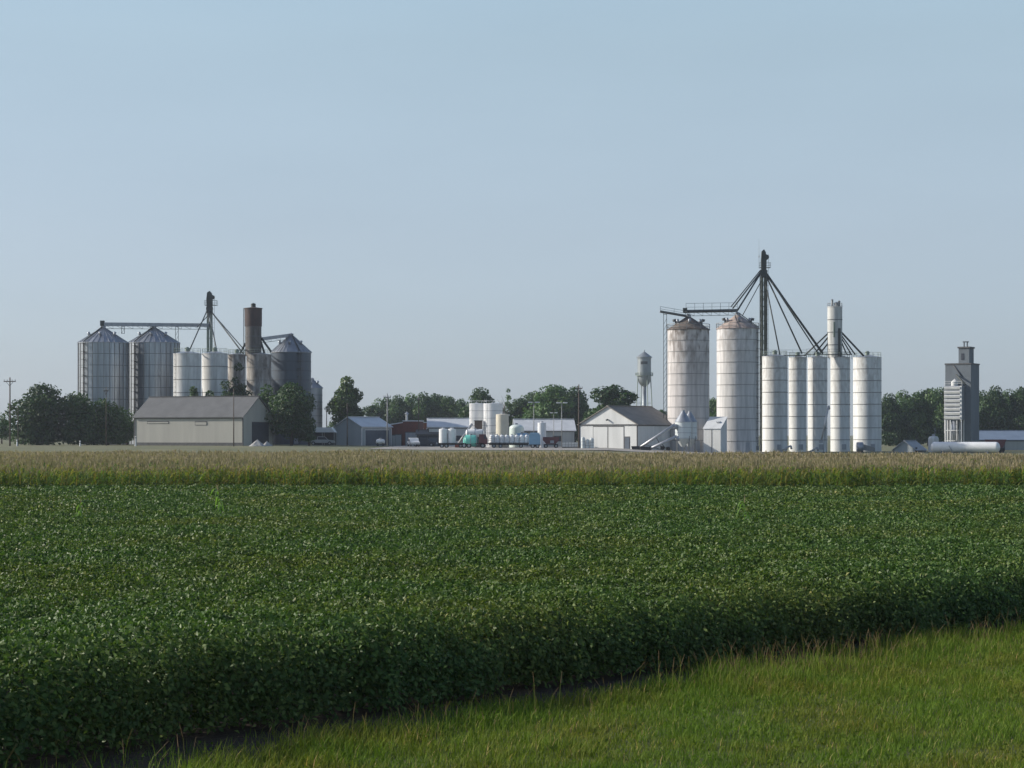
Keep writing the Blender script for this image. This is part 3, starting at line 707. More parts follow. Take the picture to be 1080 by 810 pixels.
def left_complex():
    Y = 395; g = 'twin galvanised bins'
    cone_bin(83, 135, 362, 345, 395, 'ribbed galvanised grain bin nearest the trees, under the conveyor end', g, 'galv', 'galv_roof', 9)
    cone_bin(136, 189, 362, 345, 404, 'ribbed galvanised grain bin beside the first white silo', g, 'galv', 'galv_roof', 9)
    g = 'short silos of the galvanised bin site'
    white_silo(183, 212, 373, 383, 'short white steel silo beside the galvanised bins', g, rings=7, lad=-140)
    white_silo(213, 240, 373, 388, 'short white steel silo under the pale green bucket elevator', g, rings=7)
    white_silo(240.5, 259, 374, 392, 'narrow rust stained silo half hidden by a tree', g, 'rust_silo', 7)
    white_silo(260, 286, 374, 396, 'short weathered silo under the rusty upper tank', g, 'rust_silo', 7)
    # rusty upper tank
    Yt = 396; c = base(267.2, Yt); zt = Z(375, Yt); c.z = zt - .1; r = M(17, Yt) / 2; H = Z(325, Yt) - c.z
    t = thing('surge_tank', 'rusty red topped cylinder tank standing on the short silos', 'tank', c)
    MB().lathe([(0, 0), (r, 0), (r, H * .62)], 32).build('wall', MT['rust_tank'], t)
    MB().lathe([(r + .1, H * .62), (r + .12, H * .98), (r + .22, H * .98), (r + .22, H), (0, H + .25)], 32).build('upper_band', MT['red_rust'], t)
    ring_seams(r, [H * .2, H * .41], 32).build('ring_seam', MT['seam_dark'], t)
    MB().lathe([(.5, H), (.5, H + .9), (0, H + 1.1)], 10).build('roof_vent', MT['dark_steel'], t)
    ladder(MB(), -r - .25, -.4, 0, H, .5, .07, 1.0, 1.5).build('ladder', MT['dark_steel'], t)
    for a, b in (((276, 357), (286, 371)), ((259, 362), (253, 373)), ((275, 360), (279, 373))):
        MB().tube(local(t, a[0], a[1], Yt), local(t, b[0], b[1], Yt), .22, n=8).build('spout', MT['dark_steel'], t)
    bucket_elevator(221, 6.0, 307, 0, 416, 'pale green bucket elevator rising between the short white silos', 'green_steel', 'dark_steel',
                    [((219, 326), (198.5, 372.5), .14, 384), ((220, 327), (229, 372), .13, 389), ((224, 330), (256, 372.5), .15, 391), ((218, 327), (221.5, 345), .12, 412),
                     ((223, 329), (262, 374), .10, 396), ((222, 330), (208, 345), .09, 400)], 17)
    overhead_conveyor((108.5, 342), (221, 343), (395, 413), 'long grey overhead conveyor running across the two galvanised bin peaks', 'galv_dull', .75, 0,
                      [(185.5, 372), (159, 346), (129, 352)], .9)
    overhead_conveyor((276, 357.5), (306, 353.5), (397, 402), 'short conveyor from the rusty tank to the blue grey bin', 'galv_dull', .7, 0, [], .8, False)
    cone_bin(286, 328, 372, 353, 402, 'dark blue grey bin with pale ribbed cone roof behind the barn tree', None, 'blue_bin', 'galv_roof', 10, 34, 0, -60, sm='blue_bin_seam' if False else 'navy')
    cone_bin(318, 340, 409.5, 400, 440, 'far pale grey bin peeking out past the blue grey bin', None, 'galv_dull', 'galv_roof', 8, 22, 0, None)

def right_complex():
    g = 'big stave silos under the catwalk'
    t, c, r, H, P = cone_bin(704, 748, 348, 333, 374, 'tall stave silo with dark rust stained top and brown cone roof', g, 'stained_stave', 'rusty_dome', 11, 0, 0, None, True, 'seam', 'stave_silo')
    t2, c2, r2, H2, P2 = cone_bin(756, 800, 347, 331, 382, 'tall pale stave silo with lighter pinkish dome beside the dark elevator leg', g, 'pale_stave', 'pale_dome', 11, 0, 0, -30, True, 'seam', 'stave_silo')
    for (tt, rr, hh, pp) in ((t, r, H, P), (t2, r2, H2, P2)):
        for s in (-1, 1):      # gooseneck vents on the shoulders
            q = Vector((s * rr * .62, -rr * .2, hh + (pp - hh) * .35)); m = MB()
            m.tube(q, q + Vector((0, 0, 1.0)), .2, n=10); m.tube(q + Vector((0, 0, .95)), q + Vector((s * .55, -.15, .75)), .24, .3, n=10)
            m.build('gooseneck_vent', MT['seam_dark'], tt)
    g = 'five white steel silos in a row'
    S5 = [(804, 830.5, 376, 388, 'first white silo of the row of five, beside the tall elevator leg'),
          (832, 850.5, 377, 392, 'second and slimmest white silo of the row of five'),
          (852, 872.5, 377, 395.5, 'middle white silo of the row of five, where the thick spouts land'),
          (876, 896.5, 377, 399, 'white silo of the row of five that carries the small upper tank'),
          (900, 929.5, 377, 403.5, 'last and widest white silo of the row of five, next to the wood')]
    for i, (a, b, yt, Y, lab) in enumerate(S5): white_silo(a, b, yt, Y, lab, g, 'white_steel_clean', 8, 'seam', None)
    # small upper tank
    Yt = 400; c = base(880.5, Yt); c.z = Z(377, Yt) - .05; r = M(15.5, Yt) / 2; H = Z(324, Yt) - c.z
    t = thing('surge_tank', 'slim white upper tank standing on the row of white silos', 'tank', c)
    MB().lathe([(0, 0), (r, 0), (r, H), (r + .08, H), (r + .08, H + .1), (0, H + .3)], 32).build('wall', MT['weathered_tank'], t)
    ring_seams(r, [H * k / 4 for k in (1, 2, 3)], 32).build('ring_seam', MT['seam_dark'], t)
    for k, (dx, hh, rr) in enumerate(((-.55, 1.5, .22), (.35, .9, .45), (.9, 1.2, .25))):
        MB().lathe([(rr, H), (rr, H + hh), (rr + .1, H + hh), (0, H + hh + .25)], 10, (dx, 0, 0)).build('roof_vent', MT['steel_pole'], t)
    m = MB(); railing(m, circle(r, 10, H), .8, True, .05); m.build('guard_railing', MT['steel_pole'], t)
    MB().box((-r * .25, -r, H * .55), (.35, .16, H * .3)).build('inspection_panel', MT['green_steel'], t)
    m = MB(); m.box((r * .45, -r * .95, H * .3), (.5, .3, H * .55)); m.build('chute', MT['dark_steel'], t)
    for a, b, rr in (((874, 351), (849, 374.5), .16), ((874, 355), (858, 374.5), .16), ((875, 360), (864, 374), .16), ((887, 350), (911, 375.5), .2),
                     ((887, 353), (902, 374), .14), ((886.5, 355), (898, 374), .14), ((886, 357), (893, 374), .14)):
        MB().tube(local(t, a[0], a[1], Yt), local(t, b[0], b[1], Yt), rr, n=8).build('spout', MT['dark_steel'], t)
    # leg
    bucket_elevator(805.3, 5.4, 263, 0, 394.5, 'tall dark bucket elevator leg fanning spouts over the white silos', 'leg_green', 'dark_steel',
                    [((803, 286), (773, 325), .15, 382), ((803, 287), (778, 327), .17, 382), ((802, 285), (771, 323.5), .11, 383),
                     ((808, 289), (868, 373), .24, 396), ((807.5, 287), (866, 371), .2, 397), ((808, 291), (846, 373), .16, 392), ((807, 296), (822.5, 374), .14, 389),
                     ((808, 288), (863, 373), .13, 395), ((803, 296), (783, 333), .09, 384)], 22, True)
    m = MB(); b = base(800.5, 394); t = thing('antenna', 'thin whip antenna on the elevator leg top', 'antenna', (b.x, 394, Z(283, 394)))
    MB().tube((0, 0, 0), (0, 0, M(32, 381)), .035, .02, 6).build('mast', MT['steel_pole'], t)
    MB().box((.35, 0, .1), (.8, .08, .08)).build('bracket', MT['steel_pole'], t)
    MB().tube((0, 0, M(12, 381)), (0, 0, M(14, 381)), .1, n=8).build('collar', MT['steel_pole'], t)
    overhead_conveyor((723, 328.5), (777, 327.5), (374, 382), 'catwalk conveyor with railings bridging the two stave silo tops', 'seam_dark', .6, 1.5, [], .9)
    overhead_conveyor((696, 328.5), (725, 333.5), (374, 374.1), 'short sloping pale conveyor reaching out past the rust topped silo', 'steel_pole', .45, .9, [(701.5, 478)], 0, False)
    # walkways over the five silos
    for (a, b, yy, lab) in ((806, 850, 374.5, 'roof walkway with railing across the first two white silos'),
                            (850, 898, 373.5, 'dark roof walkway around the foot of the slim upper tank')):
        Y = 390 if a < 820 else 398
        A = Vector((X(a, Y), Y - .6, Z(yy, Y))); t = thing('roof_walkway', lab, 'walkway', A); d = Vector((M(b - a, Y), 0, 0)); n = 6
        MB().box(d / 2 + Vector((0, 0, -.1)), (d.x, .9, .14)).build('deck', MT['dark_steel'], t)
        m = MB(); railing(m, [d * k / n + Vector((0, -.45, 0)) for k in range(n + 1)], 1.0, False, .05)
        m.build('guard_railing', MT['steel_pole' if a < 820 else 'dark_steel'], t)
        m = MB()
        for k in range(5): m.beam(d * k / 4 + Vector((0, 0, -1.1)), d * k / 4, .1)
        m.build('support_bracket', MT['dark_steel'], t)
    # unloading augers at the silo feet
    for i, (p0, p1, Ya, lab) in enumerate((((823, 476), (834, 470), 378, 'small unloading auger leaning at the foot of the first white silos'),
                                           ((853, 477), (862, 472), 378, 'short chute lying at the foot of the middle white silo'),
                                           ((866, 466), (874, 428), 372, 'thin tall auger leaning between the middle white silo and its neighbour'))):
        A = Vector((X(p0[0], Ya), Ya, Z(p0[1], Ya))); B = Vector((X(p1[0], Ya), Ya, Z(p1[1], Ya))) - A
        t = thing('auger', lab, 'auger', A, 0, 'augers at the feet of the white silos')
        MB().tube((0, 0, 0), B, .17, n=10).build('tube', MT['auger'], t)
        MB().box((0, 0, .05), (.7, .6, .5)).build('intake_hopper', MT['galv_dull'], t)
        MB().tube(B, B + Vector((.15, 0, -.7)), .2, n=8).build('outlet', MT['galv_dull'], t)
        m = MB(); h = -A.z + .02
        for s in (-.3, .3): m.beam(B * .55, (B.x * .55 + s, .3, h), .06)
        m.build('support_leg', MT['dark_steel'], t)
    # aeration fan, low machine at the last silo
    b = base(908, 374); t = thing('aeration_fan', 'round grey aeration fan and duct at the foot of the widest white silo', 'fan', b)
    MB().tube((-.9, -.4, 1.1), (.3, -.4, 1.1), 1.0, n=18).build('fan_housing', MT['galv_dull'], t)
    MB().prism([(.3, .5), (2.6, .2), (2.6, 1.0), (.3, 1.7)], -.9, .1).build('duct', MT['steel_pole'], t)
    m = MB(); m.box((-.6, -.4, .1), (.2, 1.4, .5)); m.box((.1, -.4, .1), (.2, 1.4, .5)); m.build('stand', MT['dark_steel'], t)
    for px, lab in ((779, 'squat aeration fan before the pale stave silo'), (792, 'aeration fan beside the elevator leg foot')):
        b = base(px, 380); t = thing('aeration_fan', lab, 'fan', b, 0, 'fans at the pale stave silo')
        MB().tube((-.5, 0, 1.15), (.6, 0, 1.15), .8, n=16).build('fan_housing', MT['galv_dull'], t)
        MB().box((1.1, 0, .9), (1.0, .8, .8)).build('duct', MT['steel_pole'], t)
        MB().box((0, 0, .2), (1.2, 1.0, .45)).build('stand', MT['dark_steel'], t)
    # hopper bins
    for px, w, Yh, yt, lab in ((720.5, 17, 356.5, 445, 'nearer pale hopper bin on legs, cone topped, where the two augers end'), (727.5, 15.5, 361, 445, 'hopper bin on legs standing close behind the nearer one')):
        c = base(px, Yh); r = M(w, Yh) / 2; H = Z(yt, Yh) - c.z; t = thing('hopper_bin', lab, 'bin', c, 0, 'pair of hopper bins')
        MB().lathe([(.35, 1.0), (r, 2.5), (r, H)], 32).build('wall', MT['hopper'], t)
        roof = MB().lathe([(r + .1, H), (.3, H + r * 1.3), (.3, H + r * 1.3 + .25), (0, H + r * 1.3 + .3)], 32).build('roof', MT['galv_roof'], t)
        ring_seams(r, [2.6, 3.6, 4.6], 32, .03, .04).build('ring_seam', MT['galv_dull'], t)
        for k in range(4):
            a = math.pi / 4 + k * math.pi / 2; MB().beam((math.cos(a) * r, math.sin(a) * r, -.3), (math.cos(a) * r, math.sin(a) * r, 3.0), .16).build('leg', MT['steel_pole'], t)
        ladder(MB(), r + .12, -.2, .3, H, .35, .05, .8, 1.4).build('ladder', MT['steel_pole'], t)
    for (p0, p1, Ya, lab) in (((672, 474), (712, 447.5), 355.5, 'upper of the two long augers sloping to the hopper bins'),
                              ((681, 475.5), (714, 460), 352.5, 'lower of the two long augers sloping to the hopper bins')):
        A = Vector((X(p0[0], Ya), Ya, Z(p0[1], Ya))); B = Vector((X(p1[0], Ya), Ya, Z(p1[1], Ya))) - A; gzz = float(gz(A.x, Ya)) - A.z
        t = thing('auger', lab, 'auger', A, 0, 'long augers before the white shed')
        MB().tube((0, 0, 0), B, .26, n=12).build('tube', MT['auger'], t)
        MB().prism([(-.9, gzz), (.7, gzz), (.9, gzz + .7), (-1.1, gzz + .7)], -.6, .6).build('intake_hopper', MT['chassis'], t)
        MB().tube(B, B + Vector((.2, 0, -.9)), .3, n=10).build('outlet', MT['galv_dull'], t)
        m = MB()
        for s in (-.6, .6): m.beam(B * .5, (B.x * .5 + 1.2, s, gzz), .09); m.beam(B * .2, (B.x * .5 + 1.2, s, gzz), .07)
        m.build('undercarriage', MT['dark_steel'], t)
        for s in (-.75, .75): MB().tube((B.x * .5 + 1.2, s - .1, gzz + .35), (B.x * .5 + 1.2, s + .1, gzz + .35), .35, n=14).build('wheel', MT['rubber'], t)
    # small pitched box shed by the pale silo
    Yq = 366; b = base(756, Yq); ps = math.radians(30); w1, w2 = M(17, Yq) / math.cos(ps), M(9, Yq) / math.sin(ps + .05)
    t = thing('dump_shed', 'small white pent roofed shed before the pale stave silo', 'shed', (X(760, Yq), Yq, b.z), -ps)
    h1, h2 = Z(452.5, Yq) - b.z, Z(440, Yq) - b.z
    MB().prism([(0, -.3), (w2, -.3), (w2, h2), (0, h1)], -w1, 0, 'X').build('wall', MT['shed_white'], t)
    MB().prism([(-.15, h1 + .005), (w2 + .1, h2 + .015), (w2 + .1, h2 + .13), (-.15, h1 + .12)], -w1 - .1, .1, 'X').build('roof', MT['pale_roof'], t)
    MB().box((-w1 * .52, -.03, h1 * .5), (.08, .05, h1 * .96)).build('door_seam', MT['trim'], t)
    MB().box((-w1 * .3, w2 * .5, (h1 + h2) / 2 + .2), (.7, .7, .25)).build('roof_hatch', MT['galv_dull'], t)

def concrete_elevator():
    Y = 420; b = base(1014, Y); ps = math.radians(31)
    W = M(26.5, Y) / math.cos(ps - .24); D = M(8.5, Y) / math.sin(ps - .24); H = Z(384, Y) - b.z
    t = thing('concrete_elevator', 'square grey concrete grain elevator with small headhouse and pale louvred dryer', 'elevator', (X(1024, Y), Y, b.z), -ps)
    MB().box((-W / 2, D / 2, H / 2 - .2), (W, D, H + .4)).build('wall', MT['concrete'], t)
    MB().box((-W / 2, D / 2, H + .1), (W + .25, D + .25, .3)).build('cornice', MT['trim'], t)
    # headhouse
    hw, hd, hh = M(11.5, Y), D * .55, Z(367.5, Y) - Z(384, Y)
    hx = -M(9.2, Y)
    hb = MB().box((hx, D * .45, H + hh / 2 + .25), (hw, hd, hh)).build('headhouse', MT['concrete'], t)
    MB().box((hx, D * .45, H + hh + .3), (hw + .4, hd + .4, .35)).build('roof', MT['trim'], hb)
    MB().box((hx - hw * .12, D * .45 - hd / 2 - .02, H + hh * .5), (.6, .1, 1.4)).build('window', MT['dark_door'], hb)
    m = MB()
    for s in (-.35, .35): m.box((hx + s, D * .4, H + hh + 1.0), (.25, .25, 1.3))
    m.box((hx, D * .4, H + hh + 1.6), (1.2, .6, .25)); m.build('roof_vent', MT['concrete'], hb)
    # dryer on the near face
    lx0, lx1 = -W + M(2.2, Y), -W + M(21, Y); zt, zb = Z(407, Y) - b.z, Z(443, Y) - b.z; w = lx1 - lx0; cx = (lx0 + lx1) / 2
    MB().box((cx, -1.0, (zt + zb) / 2), (w, 2.0, zt - zb)).build('dryer', MT['galv_dull'], t)
    m = MB(); n = 8
    for k in range(n): m.box((cx - w * .04, -2.16, zb + (zt - zb) * (k + .5) / n), (w * .92, .3, (zt - zb) / n * .52), rot=Matrix.Rotation(.35, 3, 'X'))
    m.build('louver_slat', MT['louver'], t)
    MB().box((lx1 - w * .05, -2.07, (zt + zb) / 2), (w * .1, .14, zt - zb)).build('side_panel', MT['louver'], t)
    m = MB()
    for sx in (lx0 + .15, lx0 + w * .33, lx0 + w * .72, lx1 - .15):
        for sy in (-1.9, -.15): m.beam((sx, sy, -.3), (sx, sy, zb), .22)
    for z in (zb * .32, zb * .66): m.beam((lx0, -1.9, z), (lx1, -1.9, z), .15)
    m.build('dryer_frame', MT['louver'], t)
    MB().tube((cx, -1.0, 1.2), (cx, -1.0, zb), .5, .9, 12).build('discharge_hopper', MT['galv_dull'], t)
    m = MB(); ladder(m, cx + .8, -2.3, 0, zb, .5, .07); m.build('ladder', MT['dark_steel'], t)
    MB().tube((-W * .55, -.35, H * .88), (-W * .08, -2.4, zt + .2), .2, n=8).build('spout', MT['dark_steel'], t)
    MB().tube((-W * .68, -.12, H * .99), (-W * .35, -.12, H * .86), .09, n=8).build('conduit', MT['trim'], t)
    m = MB()
    railing(m, [(lx0, -1.95, zt), (cx, -1.95, zt), (lx1, -1.95, zt)], 1.0, False, .06); m.build('guard_railing', MT['louver'], t)
    m = MB().lathe([(.75, zt), (.75, zt + .9), (0, zt + 1.6)], 12, (cx, -1.0, 0)); m.build('dryer_cap', MT['louver'], t)
    MB().box((-W - .02, .6, H * .45), (.5, 1.0, H * .5)).build('side_duct', MT['louver'], t)
    # long white pressure tank
    Y2 = 365; bt = base(1018, Y2); r = M(11.5, Y2) / 2; L = M(71, Y2) / math.cos(math.radians(24) - .23)
    t = thing('propane_tank', 'long white horizontal propane tank lying before the concrete elevator', 'tank', (X(1018, Y2), Y2, bt.z), math.radians(-24))
    prof = [(0, -L / 2)] + [(r * math.sin(a), -L / 2 + r * .7 * (1 - math.cos(a))) for a in np.linspace(.25, 1.57, 6)]
    prof += [(a, -b_) for a, b_ in reversed(prof)]
    zc = r + .1
    MB().lathe(prof, 28, (0, 0, zc), 'X', crease=False).build('shell', MT['poly_white'], t)
    for s in (-1, 1): MB().box((s * L * .32, 0, (zc - r * .6) / 2), (.5, r * 1.5, zc - r * .6)).build('saddle', MT['concrete'], t)
    m = MB(); m.box((-L * .1, 0, zc + r + .1), (.8, .5, .35)); m.build('valve_box', MT['steel_pole'], t)
    m = MB(); m.beam((-L * .16, -r - .1, zc - r), (-L * .22, -r - .1, zc + r * .3), .14); m.build('fill_pipe', MT['galv_dull'], t)
    # upright tank beside it
    c = base(984.5, 388); r = M(11, 388) / 2; H = Z(460, 388) - c.z; t = thing('upright_tank', 'stubby white upright tank beside the end of the long propane tank', 'tank', c)
    MB().lathe([(0, -.3), (r, -.3), (r, H - .5), (r * .8, H - .1), (0, H + .1)], 28).build('shell', MT['white_steel'], t)
    MB().tube((r * .3, 0, H), (r * .3, 0, H + M(9, 388)), .07, n=8).build('vent_pipe', MT['steel_pole'], t)
    MB().lathe([(.3, H - .1), (.3, H + .35), (0, H + .4)], 10).build('lid', MT['galv_dull'], t)
    # low gabled shed
    gable_shed('low grey gabled shed half sunk behind the corn beside the stubby tank', 'shed', 976, 392, 60, 6.5, 4.5, Z(474, 392) - float(gz(X(966, 392), 392)), 1.7, 'grey_siding', 'galv_dull', [('door', 'y-', .1, .8, .8, .0, 'trim')])
    # blue grey long building
    b = base(1058, 430)
    gable_shed('long low building with blue grey metal roof at the far edge', 'building', 1032, 432, -4, 24, 12, Z(464, 432) - b.z, 2.0, 'grey_siding', 'blueroof',
               [('door', 'y-', .2, 2.0, 2.0, 0, 'slate_door'), ('window', 'y-', .6, 1.4, .8, 1.0, 'dark_door')], corner=(-1, -1))
    gable_shed('taller blue roofed annex against the dark side of the concrete elevator', 'building', 1029, 436, -4, 6.2, 9, Z(461, 436) - b.z, 1.2, 'grey_siding', 'blueroof',
               [('door', 'y-', .4, 1.0, 2.0, 0, 'slate_door')], corner=(-1, -1))
    # red machine behind the tank end
    b = base(1050, 374); t = thing('farm_wagon', 'dark red farm wagon showing over the far end of the propane tank', 'wagon', b)
    MB().prism([(-1.2, 1.0), (1.2, 1.0), (1.9, 2.6), (-1.9, 2.6)], -1, 1).build('box', MT['maroon'], t)
    MB().box((0, 0, .85), (3.2, 1.0, .2)).build('frame', MT['chassis'], t)
    for sx in (-1.1, 1.1):
        for sy in (-.8, .8): MB().tube((sx, sy - .12, .45), (sx, sy + .12, .45), .45, n=14).build('wheel', MT['rubber'], t)

def gable_shed(label, cat, px, Y, rzdeg, L, W, eave, rise, wm, rm, openings, corner=(1, -1), name='shed', group=None, over=.35, trim='trim', roof_t=.16, z_extra=0):
    """ridge along local x; CORNER (sx, sy) of the plan stands at (px, Y). openings: (name, face, centre along 0..1, width, height, sill, material)"""
    rz = math.radians(rzdeg); co = Matrix.Rotation(rz, 3, 'Z') @ Vector((corner[0] * L / 2, corner[1] * W / 2, 0))
    g = base(px, Y); loc = Vector((X(px, Y), Y, g.z + z_extra)) - co; loc.z = g.z + z_extra
    t = thing(name, label, cat, loc, rz, group)
    MB().prism([(-W / 2, -.6), (W / 2, -.6), (W / 2, eave), (0, eave + rise), (-W / 2, eave)], -L / 2, L / 2, 'X').build('wall', MT[wm], t)
    sl = rise / (W / 2); m = MB(); e = W / 2 + over; z = eave + .012
    m.prism([(-e, z - over * sl), (0, z + rise), (e, z - over * sl), (e, z - over * sl + roof_t), (0, z + rise + roof_t), (-e, z - over * sl + roof_t)], -L / 2 - over, L / 2 + over, 'X')
    roof = m.build('roof', MT[rm], t)
    MB().box((0, 0, z + rise + roof_t + .03), (L + 2 * over - .05, .5, .1)).build('ridge_cap', MT[rm], roof)
    m = MB()
    for s in (-1, 1): m.box((0, s * (W / 2 + .04), eave - over * sl * .5 - .14), (L + .1, .07, .22))
    m.build('eave_trim', MT[trim], t)
    m = MB()
    for sx in (-1, 1):
        for sy in (-1, 1): m.box((sx * (L / 2 + .02), sy * (W / 2 + .02), eave / 2 - .2), (.18, .18, eave - .3))
    m.build('corner_trim', MT[trim], t)
    for (nm, face, u, w, h, sill, mm) in openings:
        if face[0] == 'y':
            s = -1 if face[1] == '-' else 1; c = (-L / 2 + u * L, s * (W / 2 + .03), sill + h / 2); d = (w, .1, h); fr = (w + .25, .06, h + .25)
        else:
            s = -1 if face[1] == '-' else 1; c = (s * (L / 2 + .03), -W / 2 + u * W, sill + h / 2); d = (.1, w, h); fr = (.06, w + .25, h + .25)
        o = MB().box(c, d).build(nm, MT[mm], t)
        q = MB().box((c[0] - (0 if face[0] == 'y' else s * .02), c[1] - (s * .02 if face[0] == 'y' else 0), c[2] + .06), fr); q.build('frame', MT[trim], o)
    return t

def sheds():
    # long barn
    t = gable_shed('long pale barn with grey roof and a big dark door in its gable', 'barn', 256, 356, -22, 23.6, 11.4, Z(439.3, 356) - 1.5, 3.75, 'barn_white', 'barn_roof',
                   [('door', 'x+', .58, 6.2, 4.3, 0, 'dark_door'), ('side_hatch', 'y-', .62, 2.4, .5, 3.9, 'barn_white'), ('window', 'y-', .22, 4.6, .25, 4.2, 'barn_white')], name='barn')
    MB().box((0, -5.76, .2), (23.4, .1, .75)).build('plinth', MT['trim'], t)
    # grey gabled shed
    gable_shed('grey metal shed with bright pale roof and wide dark side door', 'shed', 381.5, 398, 52, 9.2, 7.6, Z(450, 398) - 1.25, 1.9, 'grey_siding', 'pale_roof',
               [('door', 'y-', .52, 7.4, 3.2, 0, 'slate_door')], corner=(-1, -1), trim='white_trim')
    # white gabled shed
    t = gable_shed('white gabled shed with taupe roof and tall sliding doors behind the augers', 'shed', 672, 362, 55, 16, 13, Z(446.5, 362) - .9, 3.4, 'shed_white', 'shed_roof',
                   [('sliding_door', 'x-', .36, 3.4, 4.3, 0, 'shed_white'), ('sliding_door', 'x-', .63, 3.2, 4.3, 0, 'shed_white'), ('walk_door', 'x-', .17, 1.0, 2.3, 0, 'slate_door')], corner=(-1, -1))
    MB().box((-8.09, 0, Z(446.5, 362) - .9 - .1), (.12, 12.9, .22)).build('door_track', MT['trim'], t)
    MB().tube((-8.1, 0, Z(446.5, 362) - .9 + .9), (-8.6, 0, Z(446.5, 362) - .9 + .8), .16, n=8).build('yard_light', MT['dark_steel'], t)
    # long white building behind the tank yard
    gable_shed('low grey building with pale roof behind the light poles', 'building', 606, 392, 4, 12, 9, Z(454, 392) - 1.0, 2.2, 'grey_siding', 'pale_roof',
               [('door', 'y-', .3, 2.6, 2.8, 0, 'grey_siding'), ('window', 'y-', .7, 1.6, .9, 1.2, 'dark_door'), ('door', 'x+', .5, 2.6, 2.8, 0, 'slate_door')], corner=(1, -1))
    gable_shed('low white roofed building behind the small white tanks', 'building', 500, 400, 3, 9.5, 8, Z(450, 400) - 1.1, 1.7, 'shed_white', 'pale_roof',
               [('door', 'y-', .3, 2.2, 2.6, 0, 'grey_siding'), ('window', 'y-', .65, 1.4, .9, 1.2, 'dark_door')], corner=(1, -1))
    # open carport behind the dark tree
    b = base(341, 388); w = M(27, 388); h = Z(456, 388) - b.z
    t = thing('carport', 'low open carport with white roof between dark tree and grey shed', 'carport', b)
    MB().prism([(-w / 2, h), (w / 2, h), (w / 2 - .8, h + 1.0), (-w / 2 + .3, h + 1.0)], -2.2, 2.2).build('roof', MT['pale_roof'], t)
    for sx in (-1, 0, 1):
        for sy in (-1, 1): MB().beam((sx * w * .46, sy * 2, -.3), (sx * w * .46, sy * 2, h), .16).build('post', MT['steel_pole'], t)
    MB().box((0, 2.15, h / 2), (w * .94, .1, h)).build('back_wall', MT['navy'], t)
    # vehicle under it
    pickup(339, 386, 'silver pickup truck parked under the white roofed carport', 'galv_roof', 4)
    # red brick building
    Yb = 405; b = base(425, Yb); t = thing('brick_building', 'dark red brick building with flat parapet, taller block and lower wing', 'building', (X(425, Yb), Yb, b.z), math.radians(-4))
    w1, w2 = M(16, Yb), M(15.5, Yb); h1, h2 = Z(444.5, Yb) - b.z, Z(448.5, Yb) - b.z
    MB().box((w1 / 2, 5, h1 / 2 - .2), (w1, 10, h1 + .4)).build('wall', MT['brick'], t)
    MB().box((w1 / 2, 5, h1 + .13), (w1 + .2, 10.2, .22)).build('parapet_cap', MT['pale_roof'], t)
    MB().prism([(-w2, -.4), (-.003, -.4), (-.003, h2 + .5), (-w2, h2)], .8, 9, 'Y').build('wing_wall', MT['brick'], t)
    MB().prism([(-w2 - .1, h2 + .01), (-.003, h2 + .51), (-.003, h2 + .72), (-w2 - .1, h2 + .22)], .6, 9.2, 'Y').build('wing_roof', MT['pale_roof'], t)
    for x, w, h, mm in ((w1 * .55, 2.4, 2.8, 'galv_dull'), (-w2 * .35, 1.2, 2.3, 'grey_siding'), (-w2 * .75, 1.2, 2.2, 'grey_siding')):
        y = -.03 if x > 0 else .77
        d = MB().box((x, y, h / 2), (w, .1, h)).build('door', MT[mm], t); MB().box((x, y + .01, h / 2 + .05), (w + .3, .05, h + .3)).build('frame', MT['trim'], d)
    MB().lathe([(.25, h1), (.25, h1 + 1.6), (.5, h1 + 1.6), (0, h1 + 2.2)], 10, (w1 * .1, 4, 0)).build('roof_vent', MT['galv_roof'], t)
    # orange brick block
    Yb = 425; b = base(448, Yb); h = Z(446, Yb) - b.z; w = M(17, Yb)
    t = thing('brick_building', 'small orange brick block behind the low navy building', 'building', b)
    MB().box((0, 3, h / 2 - .2), (w, 6, h + .4)).build('wall', MT['orange_brick'], t); MB().box((0, 3, h + .1), (w + .25, 6.25, .22)).build('parapet_cap', MT['pale_roof'], t)
    for s in (-.22, .25):
        d = MB().box((w * s, -.03, h * .62), (.9, .1, 1.3)).build('window', MT['dark_door'], t); MB().box((w * s, -.02, h * .62), (1.1, .06, 1.5)).build('frame', MT['white_trim'], d)
    # navy low building
    gable_shed('low dark navy building between brick block and small white tanks', 'building', 464, 398, 2, M(24, 398), 7, Z(458, 398) - 1.1, .8, 'navy', 'trim',
               [('door', 'y-', .25, 1.8, 2.2, 0, 'dark_door'), ('window', 'y-', .7, 1.6, .8, 1.0, 'slate_door')], corner=(1, -1))

def wheelset(t, xs, y, r=.48, w=.28, m='rubber'):
    for x in xs:
        for s in (-1, 1):
            o = MB().tube((x, s * y - w / 2, r), (x, s * y + w / 2, r), r, n=16).build('wheel', MT[m], t)
            MB().tube((x, s * y - w / 2 - .01, r), (x, s * y + w / 2 + .01, r), r * .5, n=12).build('rim', MT['galv_roof'], o)

def pickup(px, Y, label, m, rz=0):
    t = thing('pickup_truck', label, 'pickup', base(px, Y), math.radians(rz))
    MB().prism([(-2.6, .5), (2.6, .5), (2.65, .95), (1.35, 1.12), (.75, 1.75), (-.75, 1.8), (-.85, 1.15), (-2.6, 1.12)], -.9, .9).build('body', MT[m], t)
    MB().prism([(1.2, 1.16), (.72, 1.66), (-.68, 1.7), (-.72, 1.16)], -.915, .915).build('window', MT['dark_door'], t)
    for s in (-1, 1): MB().box((2.62, s * .68, .82), (.08, .35, .2)).build('headlight', MT['white_trim'], t)
    MB().box((2.68, 0, .6), (.12, 1.8, .22)).build('bumper', MT['galv_roof'], t)
    wheelset(t, (-1.6, 1.65), .82, .4, .24)

